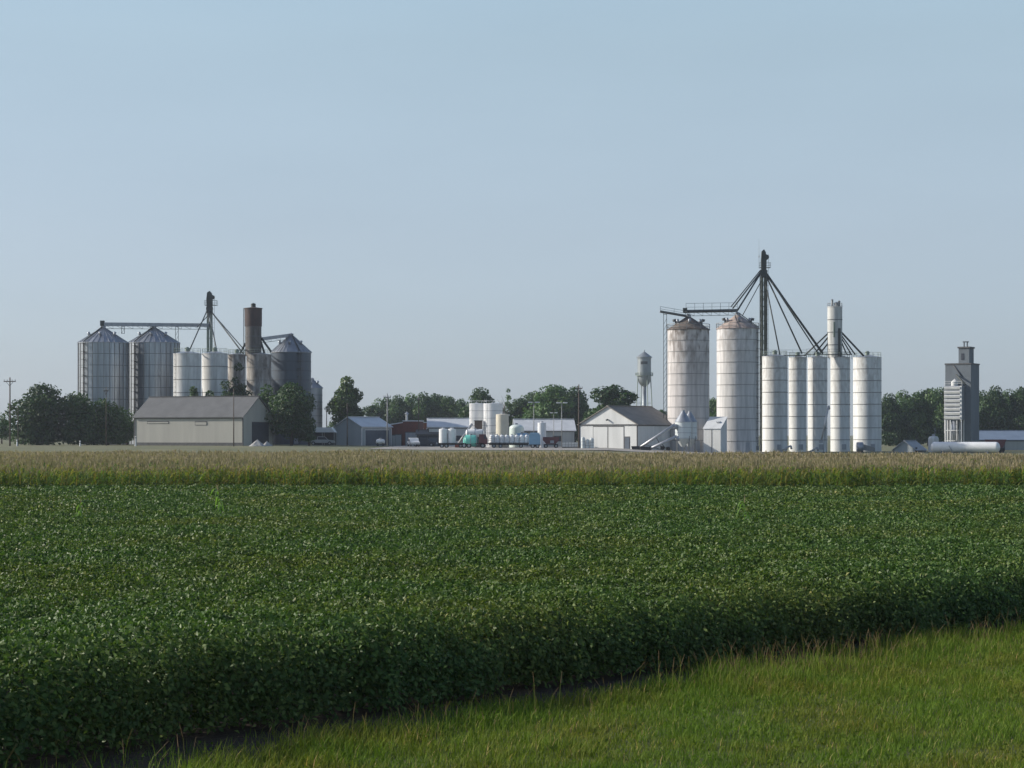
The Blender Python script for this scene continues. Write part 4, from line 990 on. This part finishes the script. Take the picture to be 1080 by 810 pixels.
def upright_tank(px0, px1, ytop, Y, m, label, group=None, dome=.25, rail=False, name='upright_tank', z0=0.0, rings=0):
    c = base((px0 + px1) / 2, Y); c.z += z0; r = M(px1 - px0, Y) / 2; H = Z(ytop, Y) - c.z
    t = thing(name, label, 'tank', c, 0, group)
    if dome > 0:
        prof = [(0, -.3 if z0 == 0 else 0), (r, -.3 if z0 == 0 else 0), (r, H - r * dome)] + [(r * math.cos(a), H - r * dome + r * dome * math.sin(a)) for a in np.linspace(.3, 1.35, 5)] + [(0, H)]
    else: prof = [(0, -.3), (r, -.3), (r, H), (0, H + .08)]
    MB().lathe(prof, 32).build('shell', MT[m], t)
    MB().lathe([(min(.3, r * .4), H - .12), (min(.3, r * .4), H + .18), (0, H + .22)], 12).build('lid', MT['galv_dull'], t)
    if rings: ring_seams(r, [H * k / rings for k in range(1, rings)], 32, .03, .04).build('ring_seam', MT['galv_roof'], t)
    if rail:
        m = MB(); railing(m, circle(r - .05, 8, H), .5, True, .035, False); m.build('guard_railing', MT['white_trim'], t)
        a = -2.4; ladder(MB(), (r + .1) * math.cos(a), (r + .1) * math.sin(a), .3, H + .9, .45, .05, .7, a + 1.57).build('ladder', MT['white_trim'], t)
    return t

def flatbed(px0, px1, Y, label, m='chassis', deck=.95, group=None):
    """flat trailer, deck along x"""
    w = M(px1 - px0, Y); t = thing('flatbed_trailer', label, 'trailer', base((px0 + px1) / 2, Y), 0, group)
    MB().box((0, 0, deck - .1), (w, 2.3, .2)).build('deck', MT[m], t)
    m2 = MB()
    for s in (-.5, .5): m2.box((0, s, deck - .28), (w * .96, .12, .18))
    m2.build('frame_rail', MT['chassis'], t)
    wheelset(t, (-w * .36, -w * .2, w * .3), .95, .4, .26)
    MB().box((w / 2 + .5, 0, deck - .3), (1.0, .15, .12)).build('hitch', MT['chassis'], t)
    return t

def lying_tank(px0, px1, yc, rpx, Y, m, label, group=None, z_rest=None, bands=0, rz=0):
    L = M(px1 - px0, Y); r = M(rpx, Y); b = base((px0 + px1) / 2, Y); zc = Z(yc, Y) - b.z
    t = thing('horizontal_tank', label, 'tank', b, math.radians(rz), group)
    prof = [(0, -L / 2)] + [(r * math.sin(a), -L / 2 + r * .6 * (1 - math.cos(a))) for a in np.linspace(.3, 1.57, 5)]; prof += [(a, -q) for a, q in reversed(prof)]
    MB().lathe(prof, 28, (0, 0, zc), 'X', crease=False).build('shell', MT[m], t)
    zr = .95 if z_rest is None else z_rest
    for s in (-1, 1): MB().box((s * L * .3, 0, (zr + zc - r * .55) / 2), (.35, r * 1.5, abs(zc - r * .55 - zr) + .02)).build('saddle', MT['chassis'], t)
    MB().lathe([(.3, zc + r - .05), (.3, zc + r + .2), (0, zc + r + .25)], 12).build('lid', MT['galv_dull'], t)
    if bands:
        q = MB()
        for k in range(bands):
            x = -L * .4 + L * .8 * k / (bands - 1); q.lathe([(r - .02, x - .05), (r + .03, x - .05), (r + .03, x + .05), (r - .02, x + .05)], 28, (0, 0, zc), 'X')
        q.build('strap_band', MT['galv_dull'], t)
    return t

def tank_yard():
    g = 'twin tall white storage tanks'
    upright_tank(495, 510.5, 425.5, 376, 'poly_white', 'tall white storage tank with brown panel beside its twin', g, 0, True, rings=6)
    upright_tank(510, 530, 425.5, 372, 'poly_white', 'tall white storage tank nearer the cream tank', g, 0, True, rings=6)
    b = base(504.5, 371.5); t = thing('control_shed', 'narrow brown panel shed standing before the twin white tanks', 'shed', b); w = M(8, 371); h = Z(444, 371) - b.z
    MB().box((0, 0, h / 2), (w, 1.0, h)).build('wall', MT['tan_panel'], t); MB().box((0, 0, h + .06), (w + .2, 1.3, .12)).build('roof', MT['trim'], t); MB().box((0, -.52, 1.1), (.9, .06, 2.1)).build('door', MT['trim'], t)
    upright_tank(523, 536.5, 436.5, 366, 'cream', 'cream coloured upright tank before the twin white tanks', None, .12)
    upright_tank(537, 552.5, 447.5, 370, 'pale_green', 'pale domed tank with wide rounded top beside the cream tank', None, .5)
    upright_tank(567, 576, 445.5, 368, 'poly_white', 'slim white upright tank beside the blue box tank', None, .1)
    # trailer with two small white tanks
    Y = 364; flatbed(462, 492, Y, 'dark flatbed trailer carrying the two small white upright tanks', group='trailers in the tank yard')
    upright_tank(463, 472, 452, Y, 'poly_white', 'small white upright tank at the outer end of the dark flatbed', 'pair of small tanks on the flatbed', .18, z0=.95)
    upright_tank(472.5, 481, 452, Y, 'poly_white', 'small white upright tank in the middle of the dark flatbed', 'pair of small tanks on the flatbed', .18, z0=.95)
    # ramp like conveyor beside
    A = base(484, 368); t = thing('auger', 'pale loading auger rising behind the aqua tank', 'auger', A); B = Vector((M(14, 368), 0, 4.6))
    MB().tube((-.3, 0, .5), B, .24, n=10).build('tube', MT['auger'], t); MB().box((-.3, 0, .3), (.9, .8, .6)).build('intake_hopper', MT['red_paint'], t)
    m = MB()
    for s in (-.5, .5): m.beam(B * .6, (B.x * .6 + .4, s, 0), .08)
    m.build('support_leg', MT['maroon'], t)
    # aqua tank truck
    Y = 360; b = base(498, Y); t = thing('tank_truck', 'dark tank truck carrying the aqua liquid tank', 'truck', b)
    MB().box((0, 0, .85), (M(23, Y), 2.1, .22)).build('chassis', MT['chassis'], t)
    cab = MB().prism([(1.3, .7), (2.9, .7), (2.9, 1.7), (2.5, 2.6), (1.3, 2.6)], -1.05, 1.05).build('cab', MT['maroon'], t)
    MB().prism([(2.2, 1.75), (2.84, 1.75), (2.5, 2.45), (2.2, 2.45)], -1.065, 1.065).build('window', MT['dark_door'], cab)
    MB().box((2.94, 0, .85), (.14, 2.0, .3)).build('bumper', MT['galv_roof'], t)
    for s in (-1, 1): MB().box((2.93, s * .75, 1.25), (.06, .3, .2)).build('headlight', MT['white_trim'], t)
    wheelset(t, (-1.5, -.6, 2.0), .9, .48, .3)
    lying_tank(488.5, 504.5, 465, 6.4, Y - .05, 'aqua', 'bright aqua horizontal tank riding on the dark tank truck', None, .96, 3)
    lying_tank(491, 511, 456.8, 4.2, 366, 'poly_white', 'white horizontal tank raised behind the aqua tank', None, .5, 3)
    # row of white nurse tanks on their trailer
    Y = 362; flatbed(515, 558, Y, 'long dark trailer carrying the row of ribbed white tanks', group='trailers in the tank yard')
    first = None
    for k in range(8):
        px = 518.8 + 5.25 * k; b = base(px, Y); b.z += .96
        lab = ['first of eight ribbed white tanks in a row, below the twin tall tanks', 'second of the eight ribbed white tanks in the row', 'third of the eight ribbed white tanks, under the cream tank',
               'fourth of the eight ribbed white tanks in the row', 'fifth of the eight ribbed white tanks in the row', 'sixth of the eight ribbed white tanks, before the pale domed tank',
               'seventh of the eight ribbed white tanks in the row', 'last of eight ribbed white tanks in a row, next to the blue box tank'][k]
        if first is None:
            first = t = thing('nurse_tank', lab, 'tank', b, 0, 'row of ribbed white tanks')
            r = M(2.75, Y); H = M(8.5, Y); pr = [(0, 0), (r * .9, 0), (r, .12)]
            for j in range(3): z0 = .12 + (H - .5) * j / 3; z1 = .12 + (H - .5) * (j + 1) / 3; pr += [(r, z1 - .1), (r * .93, z1 - .06), (r * .93, z1), (r, z1 + .02)]
            pr += [(r * .8, H - .12), (r * .3, H), (0, H)]
            MB().lathe(pr, 20, crease=False).build('shell', MT['poly_white'], t); MB().lathe([(.18, H - .03), (.18, H + .14), (0, H + .16)], 10).build('lid', MT['galv_dull'], t)
        else: dup(first, b, label=lab)
    # blue tanks
    lying_tank(543.5, 558, 460.5, 3.6, 366, 'sky_blue', 'light blue horizontal tank behind the row of ribbed tanks', None, .6, 0)
    b = base(564, 360); t = thing('box_tank', 'blue boxy tank trailer with pale top beside the slim white tank', 'tank', b); w = M(12, 360)
    MB().prism([(-w / 2, .7), (w / 2, .7), (w / 2, 2.5), (w / 2 - .3, 2.75), (-w / 2 + .3, 2.75), (-w / 2, 2.5)], -1, 1).build('shell', MT['blue'], t)
    MB().box((0, 0, 2.84), (w * .8, 1.6, .16)).build('top_cover', MT['sky_blue'], t); MB().box((0, 0, .6), (w, 1.6, .18)).build('frame', MT['chassis'], t)
    wheelset(t, (-.4, .5), .85, .42, .26)
    # maroon wagon
    b = base(581, 362); t = thing('gravity_wagon', 'maroon gravity wagon parked before the low grey building', 'wagon', b); w = M(17, 362)
    MB().prism([(-w * .3, .8), (w * .3, .8), (w * .5, 1.5), (w * .5, 2.1), (-w * .5, 2.1), (-w * .5, 1.5)], -1.1, 1.1).build('box', MT['maroon'], t)
    MB().box((0, 0, .68), (w * .9, 1.0, .16)).build('frame', MT['chassis'], t); MB().box((.2, -1.13, 1.2), (.7, .08, .5)).build('chute_gate', MT['galv_dull'], t)
    wheelset(t, (-w * .32, w * .32), .85, .4, .26)
    # white totes
    first = None
    tl = ['first white tote of the row of five standing before the light pole', 'second white tote of the row of five', 'middle white tote of the row of five', 'fourth white tote of the row of five', 'last white tote of the row of five, next to the utility pole']
    for k in range(5):
        b = base(594.5 + 3.3 * k, 358); b.z += .06
        if first is None:
            first = t = thing('liquid_tote', tl[0], 'tote', b, 0, 'white totes on the gravel')
            MB().box((0, 0, .62), (.52, 1.0, .92)).build('bottle', MT['poly_white'], t); MB().box((0, 0, .07), (.56, 1.06, .14)).build('pallet', MT['chassis'], t)
            m = MB()
            for z in (.3, .65, 1.0): m.box((0, -.54, z), (.56, .03, .04))
            for x in (-.27, 0, .27): m.box((x, -.54, .62), (.03, .03, .95))
            m.build('cage_lattice', MT['steel_pole'], t)
        else: dup(first, b, label=tl[k])
    # grey drums by the shed
    first = None
    dl = ['tall grey cylinder bin nearest the utility pole by the white shed', 'middle grey cylinder bin by the white shed', 'grey cylinder bin closest to the shed door']
    for k in range(3):
        b = base(615 + 4.6 * k, 355); b.z += .05
        if first is None:
            first = t = thing('storage_drum', dl[0], 'drum', b, 0, 'grey drums before the white shed')
            MB().lathe([(0, 0), (.38, 0), (.38, 1.9), (.3, 2.0), (0, 2.02)], 20).build('shell', MT['hopper'], t); ring_seams(.38, [.6, 1.2], 20, .03, .04).build('ring_seam', MT['galv_dull'], t)
            MB().lathe([(.1, 2.0), (.1, 2.12), (0, 2.13)], 8).build('lid', MT['galv_dull'], t)
        else: dup(first, b, scale=(1, 1, (.0, .8, .92)[k]), label=dl[k])
    # things by the brick building and grey shed
    lying_tank(396.5, 406, 465.8, 2.6, 380, 'poly_white', 'small white propane tank before the grey shed door', None, .1)
    pickup(436, 384, 'white pickup truck parked nose on before the dark brick building', 'poly_white', -78)
    pickup(447, 392, 'dark pickup truck parked before the low navy building', 'navy', -4)
    # stone pile
    for px, w, h, Yp, lab, sd in ((271.5, 19, 7.0, 345, 'larger pale crushed stone pile at the barn gable', 3), (281.5, 14, 5.2, 347, 'smaller pale crushed stone pile beside the larger one', 8)):
        b = base(px, Yp); r = np.random.default_rng(sd); m = MB(); n, k = 26, 9; R = M(w, Yp) / 2; H = M(h, Yp); idx = []
        for i in range(k + 1):
            f = i / k; row = []
            for j in range(n):
                a = 2 * math.pi * j / n; q = R * (1 - f) * (1 + .18 * math.sin(3 * a + sd) + r.normal(0, .03)); row.append(len(m.v)); m.v.append((q * math.cos(a), q * math.sin(a), -.3 + (H + .3) * (f ** .9) * (1 + r.normal(0, .02))))
            idx.append(row)
        for i in range(k):
            for j in range(n): m.f.append((idx[i][j], idx[i][(j + 1) % n], idx[i + 1][(j + 1) % n], idx[i + 1][j])); m.sm.append(True)
        o = m.build('gravel_pile', MT['gravelpile']); o.location = b; tag(o, lab, 'stone pile', 'stone piles at the barn')

def utility_pole(px, ytop, Y, label, arm=2.4, r=.15, m='wood', name='utility_pole', group=None, lamp=0, lean=0):
    b = base(px, Y); H = Z(ytop, Y) - b.z; t = thing(name, label, 'pole', b, 0, group); tx = lean * H
    MB().tube((0, 0, -.5), (tx, 0, H), r, r * .62, 10).build('pole', MT[m], t)
    if arm:
        MB().box((tx * .93, -r, H - .75), (arm, .12, .16)).build('crossarm', MT[m], t)
        for s in (-.46, -.2, .2, .46): MB().lathe([(.06, 0), (.06, .2), (.1, .2), (0, .32)], 8, (tx * .93 + s * arm, -r, H - .68)).build('insulator', MT['steel_pole'], t)
        m2 = MB()
        for s in (-1, 1): m2.beam((tx * .9 + s * arm * .3, -r - .02, H - .8), (tx * .88, -r - .02, H - 1.6), .06)
        m2.build('brace', MT['dark_steel'], t)
    if lamp:
        MB().beam((-lamp, 0, H - .15), (lamp, 0, H - .1), .1).build('lamp_arm', MT['steel_pole'], t)
        for s in (-1, 1): MB().box((s * lamp, 0, H - .05), (.9, .4, .2)).build('lamp_head', MT['white_trim'], t)
    return t

def poles():
    utility_pole(10.5, 398, 350, 'wooden utility pole with crossarm before the tallest dark tree of the clump', 2.2, .17)
    utility_pole(19, 428, 352, 'thin short pole standing just past the crossarm pole', 0, .09)
    utility_pole(112, 408, 355, 'slim pole in front of the trees below the second bin', .9, .09)
    utility_pole(246.5, 410, 340, 'thin dark pole standing before the long barn wall', 0, .11)
    utility_pole(344.5, 428, 440, 'pole far behind the carport against the open sky', 1.2, .13)
    utility_pole(366.2, 425, 384, 'dark pole in front of the grey shed gable', 0, .13)
    utility_pole(408.5, 415, 370, 'pale pole with small crossarm at the corner of the grey shed', 1.4, .14, 'steel_pole')
    utility_pole(441.5, 418, 400, 'slim pole rising before the far row of trees at the brick block', .8, .1)
    utility_pole(610.5, 405.5, 352, 'dark tall utility pole standing before the white shed corner', 1.3, .16)
    g = 'light poles of the tank yard'
    utility_pole(563, 424, 380, 'light pole with double lamp rising behind the slim white tank', 0, .1, 'steel_pole', 'light_pole', g, .7)
    utility_pole(592.5, 424.5, 382, 'light pole with double lamp over the low grey building', 0, .1, 'steel_pole', 'light_pole', g, .7)
    utility_pole(584, 435, 384, 'short light pole between the two taller light poles', 0, .08, 'steel_pole', 'light_pole', g, .3)
    # white markers at the field end
    for px, h, lab in ((18, 1.1, 'white marker post with dark top beside the thin short pole'), (84.5, .9, 'small white marker post under the broad dark tree'), (143, 1.7, 'taller white marker post at the far end of the barn')):
        b = base(px, 345); z = M(3.0, 345); t = thing('marker_post', lab, 'post', b, 0, 'white markers at the field end')
        MB().lathe([(0, -.2), (.16, -.2), (.13, h), (.08, h + .1), (0, h + .1)], 10).build('post', MT['white_trim'], t); MB().lathe([(.15, h - .25), (.15, h - .12)], 10).build('band', MT['dark_steel'], t)

def water_tower():
    Y = 900; c = base(679.5, Y); c.z = 0; k = lambda py: Z(py, Y) - c.z; r = M(14.5, Y) / 2
    t = thing('water_tower', 'silver water tower on thin legs behind the white shed roof', 'water tower', c)
    zt, zb, zl = k(377), k(397), k(408)
    MB().lathe([(r, zt), (r, zb)], 32).build('tank_wall', MT['silver'], t)
    MB().lathe([(r + .5, zt - .2), (r + .5, zt + .2), (r * .1, k(371)), (r * .08, k(369.5)), (0, k(369))], 32).build('roof', MT['silver'], t)
    MB().lathe([(r, zb)] + [(r * math.cos(a), zb - (zb - zl) * math.sin(a)) for a in np.linspace(.2, 1.3, 7)] + [(.9, zl)], 32, crease=False).build('bowl', MT['silver'], t)
    MB().lathe([(r + .02, zb + .5), (r + .9, zb + .5), (r + .9, zb + .2), (r + .02, zb + .2)], 32).build('balcony', MT['green_steel'], t)
    m = MB(); railing(m, circle(r + .85, 18, zb + .5), 1.2, True, .14); m.build('guard_railing', MT['green_steel'], t)
    MB().tube((0, 0, -1), (0, 0, zl + .3), .95, n=16).build('riser_pipe', MT['silver'], t)
    for j in range(4):
        a = math.radians(20) + j * math.pi / 2; ca, sa = math.cos(a), math.sin(a)
        MB().tube((ca * r * 1.5, sa * r * 1.5, -1), (ca * r * 1.0, sa * r * 1.0, zb + .4), .24, n=8).build('leg', MT['green_steel'], t)
    m = MB()
    for z in (zl * .35, zl * .7):
        f = 1.5 - .5 * z / zb; P = circle(r * f, 4, z, math.radians(20))
        for i in range(4): m.beam(P[i], P[(i + 1) % 4], .18)
    m.build('tie_rod', MT['silver'], t)
    m = MB()
    for s in (-.42, -.2, .02, .24): # dark worn marking on the tank, too far to read
        a = -math.pi / 2 + s; m.box((math.cos(a) * (r + .02), math.sin(a) * (r + .02), zt - 2.6), (.12, 1.1, 1.3), a)
    m.build('dark_marking', MT['chassis'], t)
#@@LIGHT
def light_and_camera():
    w = bpy.data.worlds.new('World'); S.world = w; w.use_nodes = True; nt = w.node_tree
    sky = nd(nt, 'ShaderNodeTexSky', sky_type='NISHITA'); sky.sun_disc = False
    sky.sun_elevation = math.radians(SUN_EL); sky.sun_rotation = math.radians(-SUN_AZ)
    sky.air_density = .6; sky.dust_density = 1.5; sky.ozone_density = 2.0; sky.altitude = 0
    bg = nt.nodes['Background']; bg.inputs['Strength'].default_value = .11
    mx = nd(nt, 'ShaderNodeMix', data_type='RGBA'); # milky air low over the horizon
    tc = nd(nt, 'ShaderNodeTexCoord'); sx = nd(nt, 'ShaderNodeSeparateXYZ'); nt.links.new(tc.outputs['Generated'], sx.inputs[0])
    mr = nd(nt, 'ShaderNodeMapRange'); mr.inputs['From Min'].default_value = .2; mr.inputs['From Max'].default_value = .6; mr.inputs['To Min'].default_value = .75; mr.inputs['To Max'].default_value = 0.0
    nt.links.new(sx.outputs['Z'], mr.inputs['Value']); nt.links.new(mr.outputs[0], mx.inputs['Factor'])
    nt.links.new(sky.outputs[0], mx.inputs['A']); 
    cr = nd(nt, 'ShaderNodeValToRGB'); cr.color_ramp.elements[0].color = (.665, .75, .83, 1); cr.color_ramp.elements[1].color = (.775, 1.05, 1.15, 1); cr.color_ramp.elements[1].position = .26
    e = cr.color_ramp.elements.new(.10); e.color = (.775, .905, .985, 1)
    nt.links.new(sx.outputs['Z'], cr.inputs['Fac']); sc = nd(nt, 'ShaderNodeVectorMath', operation='SCALE'); sc.inputs['Scale'].default_value = 3.0
    mp = nd(nt, 'ShaderNodeMapping'); mp.inputs['Scale'].default_value = (2.5, 2.5, 11); nt.links.new(tc.outputs['Generated'], mp.inputs['Vector'])
    nz = nd(nt, 'ShaderNodeTexNoise'); nz.inputs['Scale'].default_value = 1.6; nz.inputs['Detail'].default_value = 4; nt.links.new(mp.outputs[0], nz.inputs['Vector'])
    m2 = nd(nt, 'ShaderNodeMapRange'); m2.inputs['From Min'].default_value = .3; m2.inputs['From Max'].default_value = .7; m2.inputs['To Min'].default_value = 2.9; m2.inputs['To Max'].default_value = 3.1
    nt.links.new(nz.outputs['Fac'], m2.inputs['Value']); nt.links.new(m2.outputs[0], sc.inputs['Scale'])
    nt.links.new(cr.outputs['Color'], sc.inputs[0]); nt.links.new(sc.outputs['Vector'], mx.inputs['B'])
    nt.links.new(mx.outputs['Result'], bg.inputs['Color'])
    a, e = math.radians(SUN_AZ), math.radians(SUN_EL)
    d = Vector((-math.sin(a) * math.cos(e), math.cos(a) * math.cos(e), math.sin(e)))
    L = bpy.data.lights.new('sun', 'SUN'); L.energy = 3.1; L.angle = math.radians(.5); L.color = (1, .93, .83)
    o = bpy.data.objects.new('sun', L); COL.objects.link(o); o.rotation_euler = d.to_track_quat('Z', 'Y').to_euler(); o.location = (-60, 20, 80)
    c = bpy.data.cameras.new('camera'); o = bpy.data.objects.new('camera', c); COL.objects.link(o)
    o.location = (0, 0, EYE); o.rotation_euler = (math.pi / 2, 0, 0)
    c.sensor_width = 36; c.lens = 36 * F / 1080; c.shift_y = (YH - 405) / 1080; c.clip_end = 6000; c.clip_start = .3
    S.camera = o
    S.render.engine = 'CYCLES'; S.render.resolution_x, S.render.resolution_y = 1024, 768
    S.view_settings.view_transform = 'Standard'; S.view_settings.look = 'None'; S.view_settings.gamma = 1; S.view_settings.exposure = EXPO
    S.view_settings.use_curve_mapping = False
    S.cycles.use_denoising = True; S.cycles.denoiser = 'OPENIMAGEDENOISE'; S.cycles.denoising_prefilter = 'ACCURATE'; S.cycles.denoising_input_passes = 'RGB_ALBEDO_NORMAL'; S.cycles.max_bounces = 6; S.cycles.diffuse_bounces = 3; S.cycles.transmission_bounces = 3; S.cycles.glossy_bounces = 2
    S.cycles.volume_bounces = 0; S.cycles.use_adaptive_sampling = True; S.cycles.adaptive_threshold = .01

EXPO = 0.85
HAZE = 0.00012
def haze():
    if not HAZE: return
    m = bpy.data.materials.new('haze_air'); m.use_nodes = True; nt = m.node_tree; nt.nodes.remove(nt.nodes['Principled BSDF'])
    v = nd(nt, 'ShaderNodeVolumePrincipled'); v.inputs['Density'].default_value = HAZE; v.inputs['Color'].default_value = (.80, .88, 1, 1); v.inputs['Anisotropy'].default_value = .3
    nt.links.new(v.outputs[0], nt.nodes['Material Output'].inputs['Volume'])
    o = MB().box((0, 1000, 32), (4840, 2860, 66)).build('haze', m); tag(o, kind='stuff')

def merge_seams():
    done = set()
    for o in [o for o in COL.objects if o.name.startswith('ring_seam')]:
        w = next(c for c in o.parent.children if c.name.split('.')[0] in ('wall', 'shell'))
        if w.data.name not in done:
            done.add(w.data.name); a, b = w.data, o.data; n = len(a.vertices)
            V = [tuple(v.co) for v in a.vertices] + [tuple(v.co) for v in b.vertices]
            Fs = [tuple(p.vertices) for p in a.polygons] + [tuple(i + n for i in p.vertices) for p in b.polygons]
            sm = [p.use_smooth for p in a.polygons] + [p.use_smooth for p in b.polygons]; na, nb = len(a.polygons), len(b.polygons)
            mats = [a.materials[0], b.materials[0]]
            a.clear_geometry(); a.from_pydata(V, [], Fs); a.materials.clear()
            for m in mats: a.materials.append(m)
            a.polygons.foreach_set('use_smooth', sm); a.polygons.foreach_set('material_index', [0] * na + [1] * nb); a.update()
        bpy.data.objects.remove(o)

land(); soybeans(); corn(); verge(); volunteers()
trees(); left_complex(); right_complex(); concrete_elevator(); sheds(); tank_yard(); poles(); water_tower(); merge_seams()
haze(); light_and_camera()
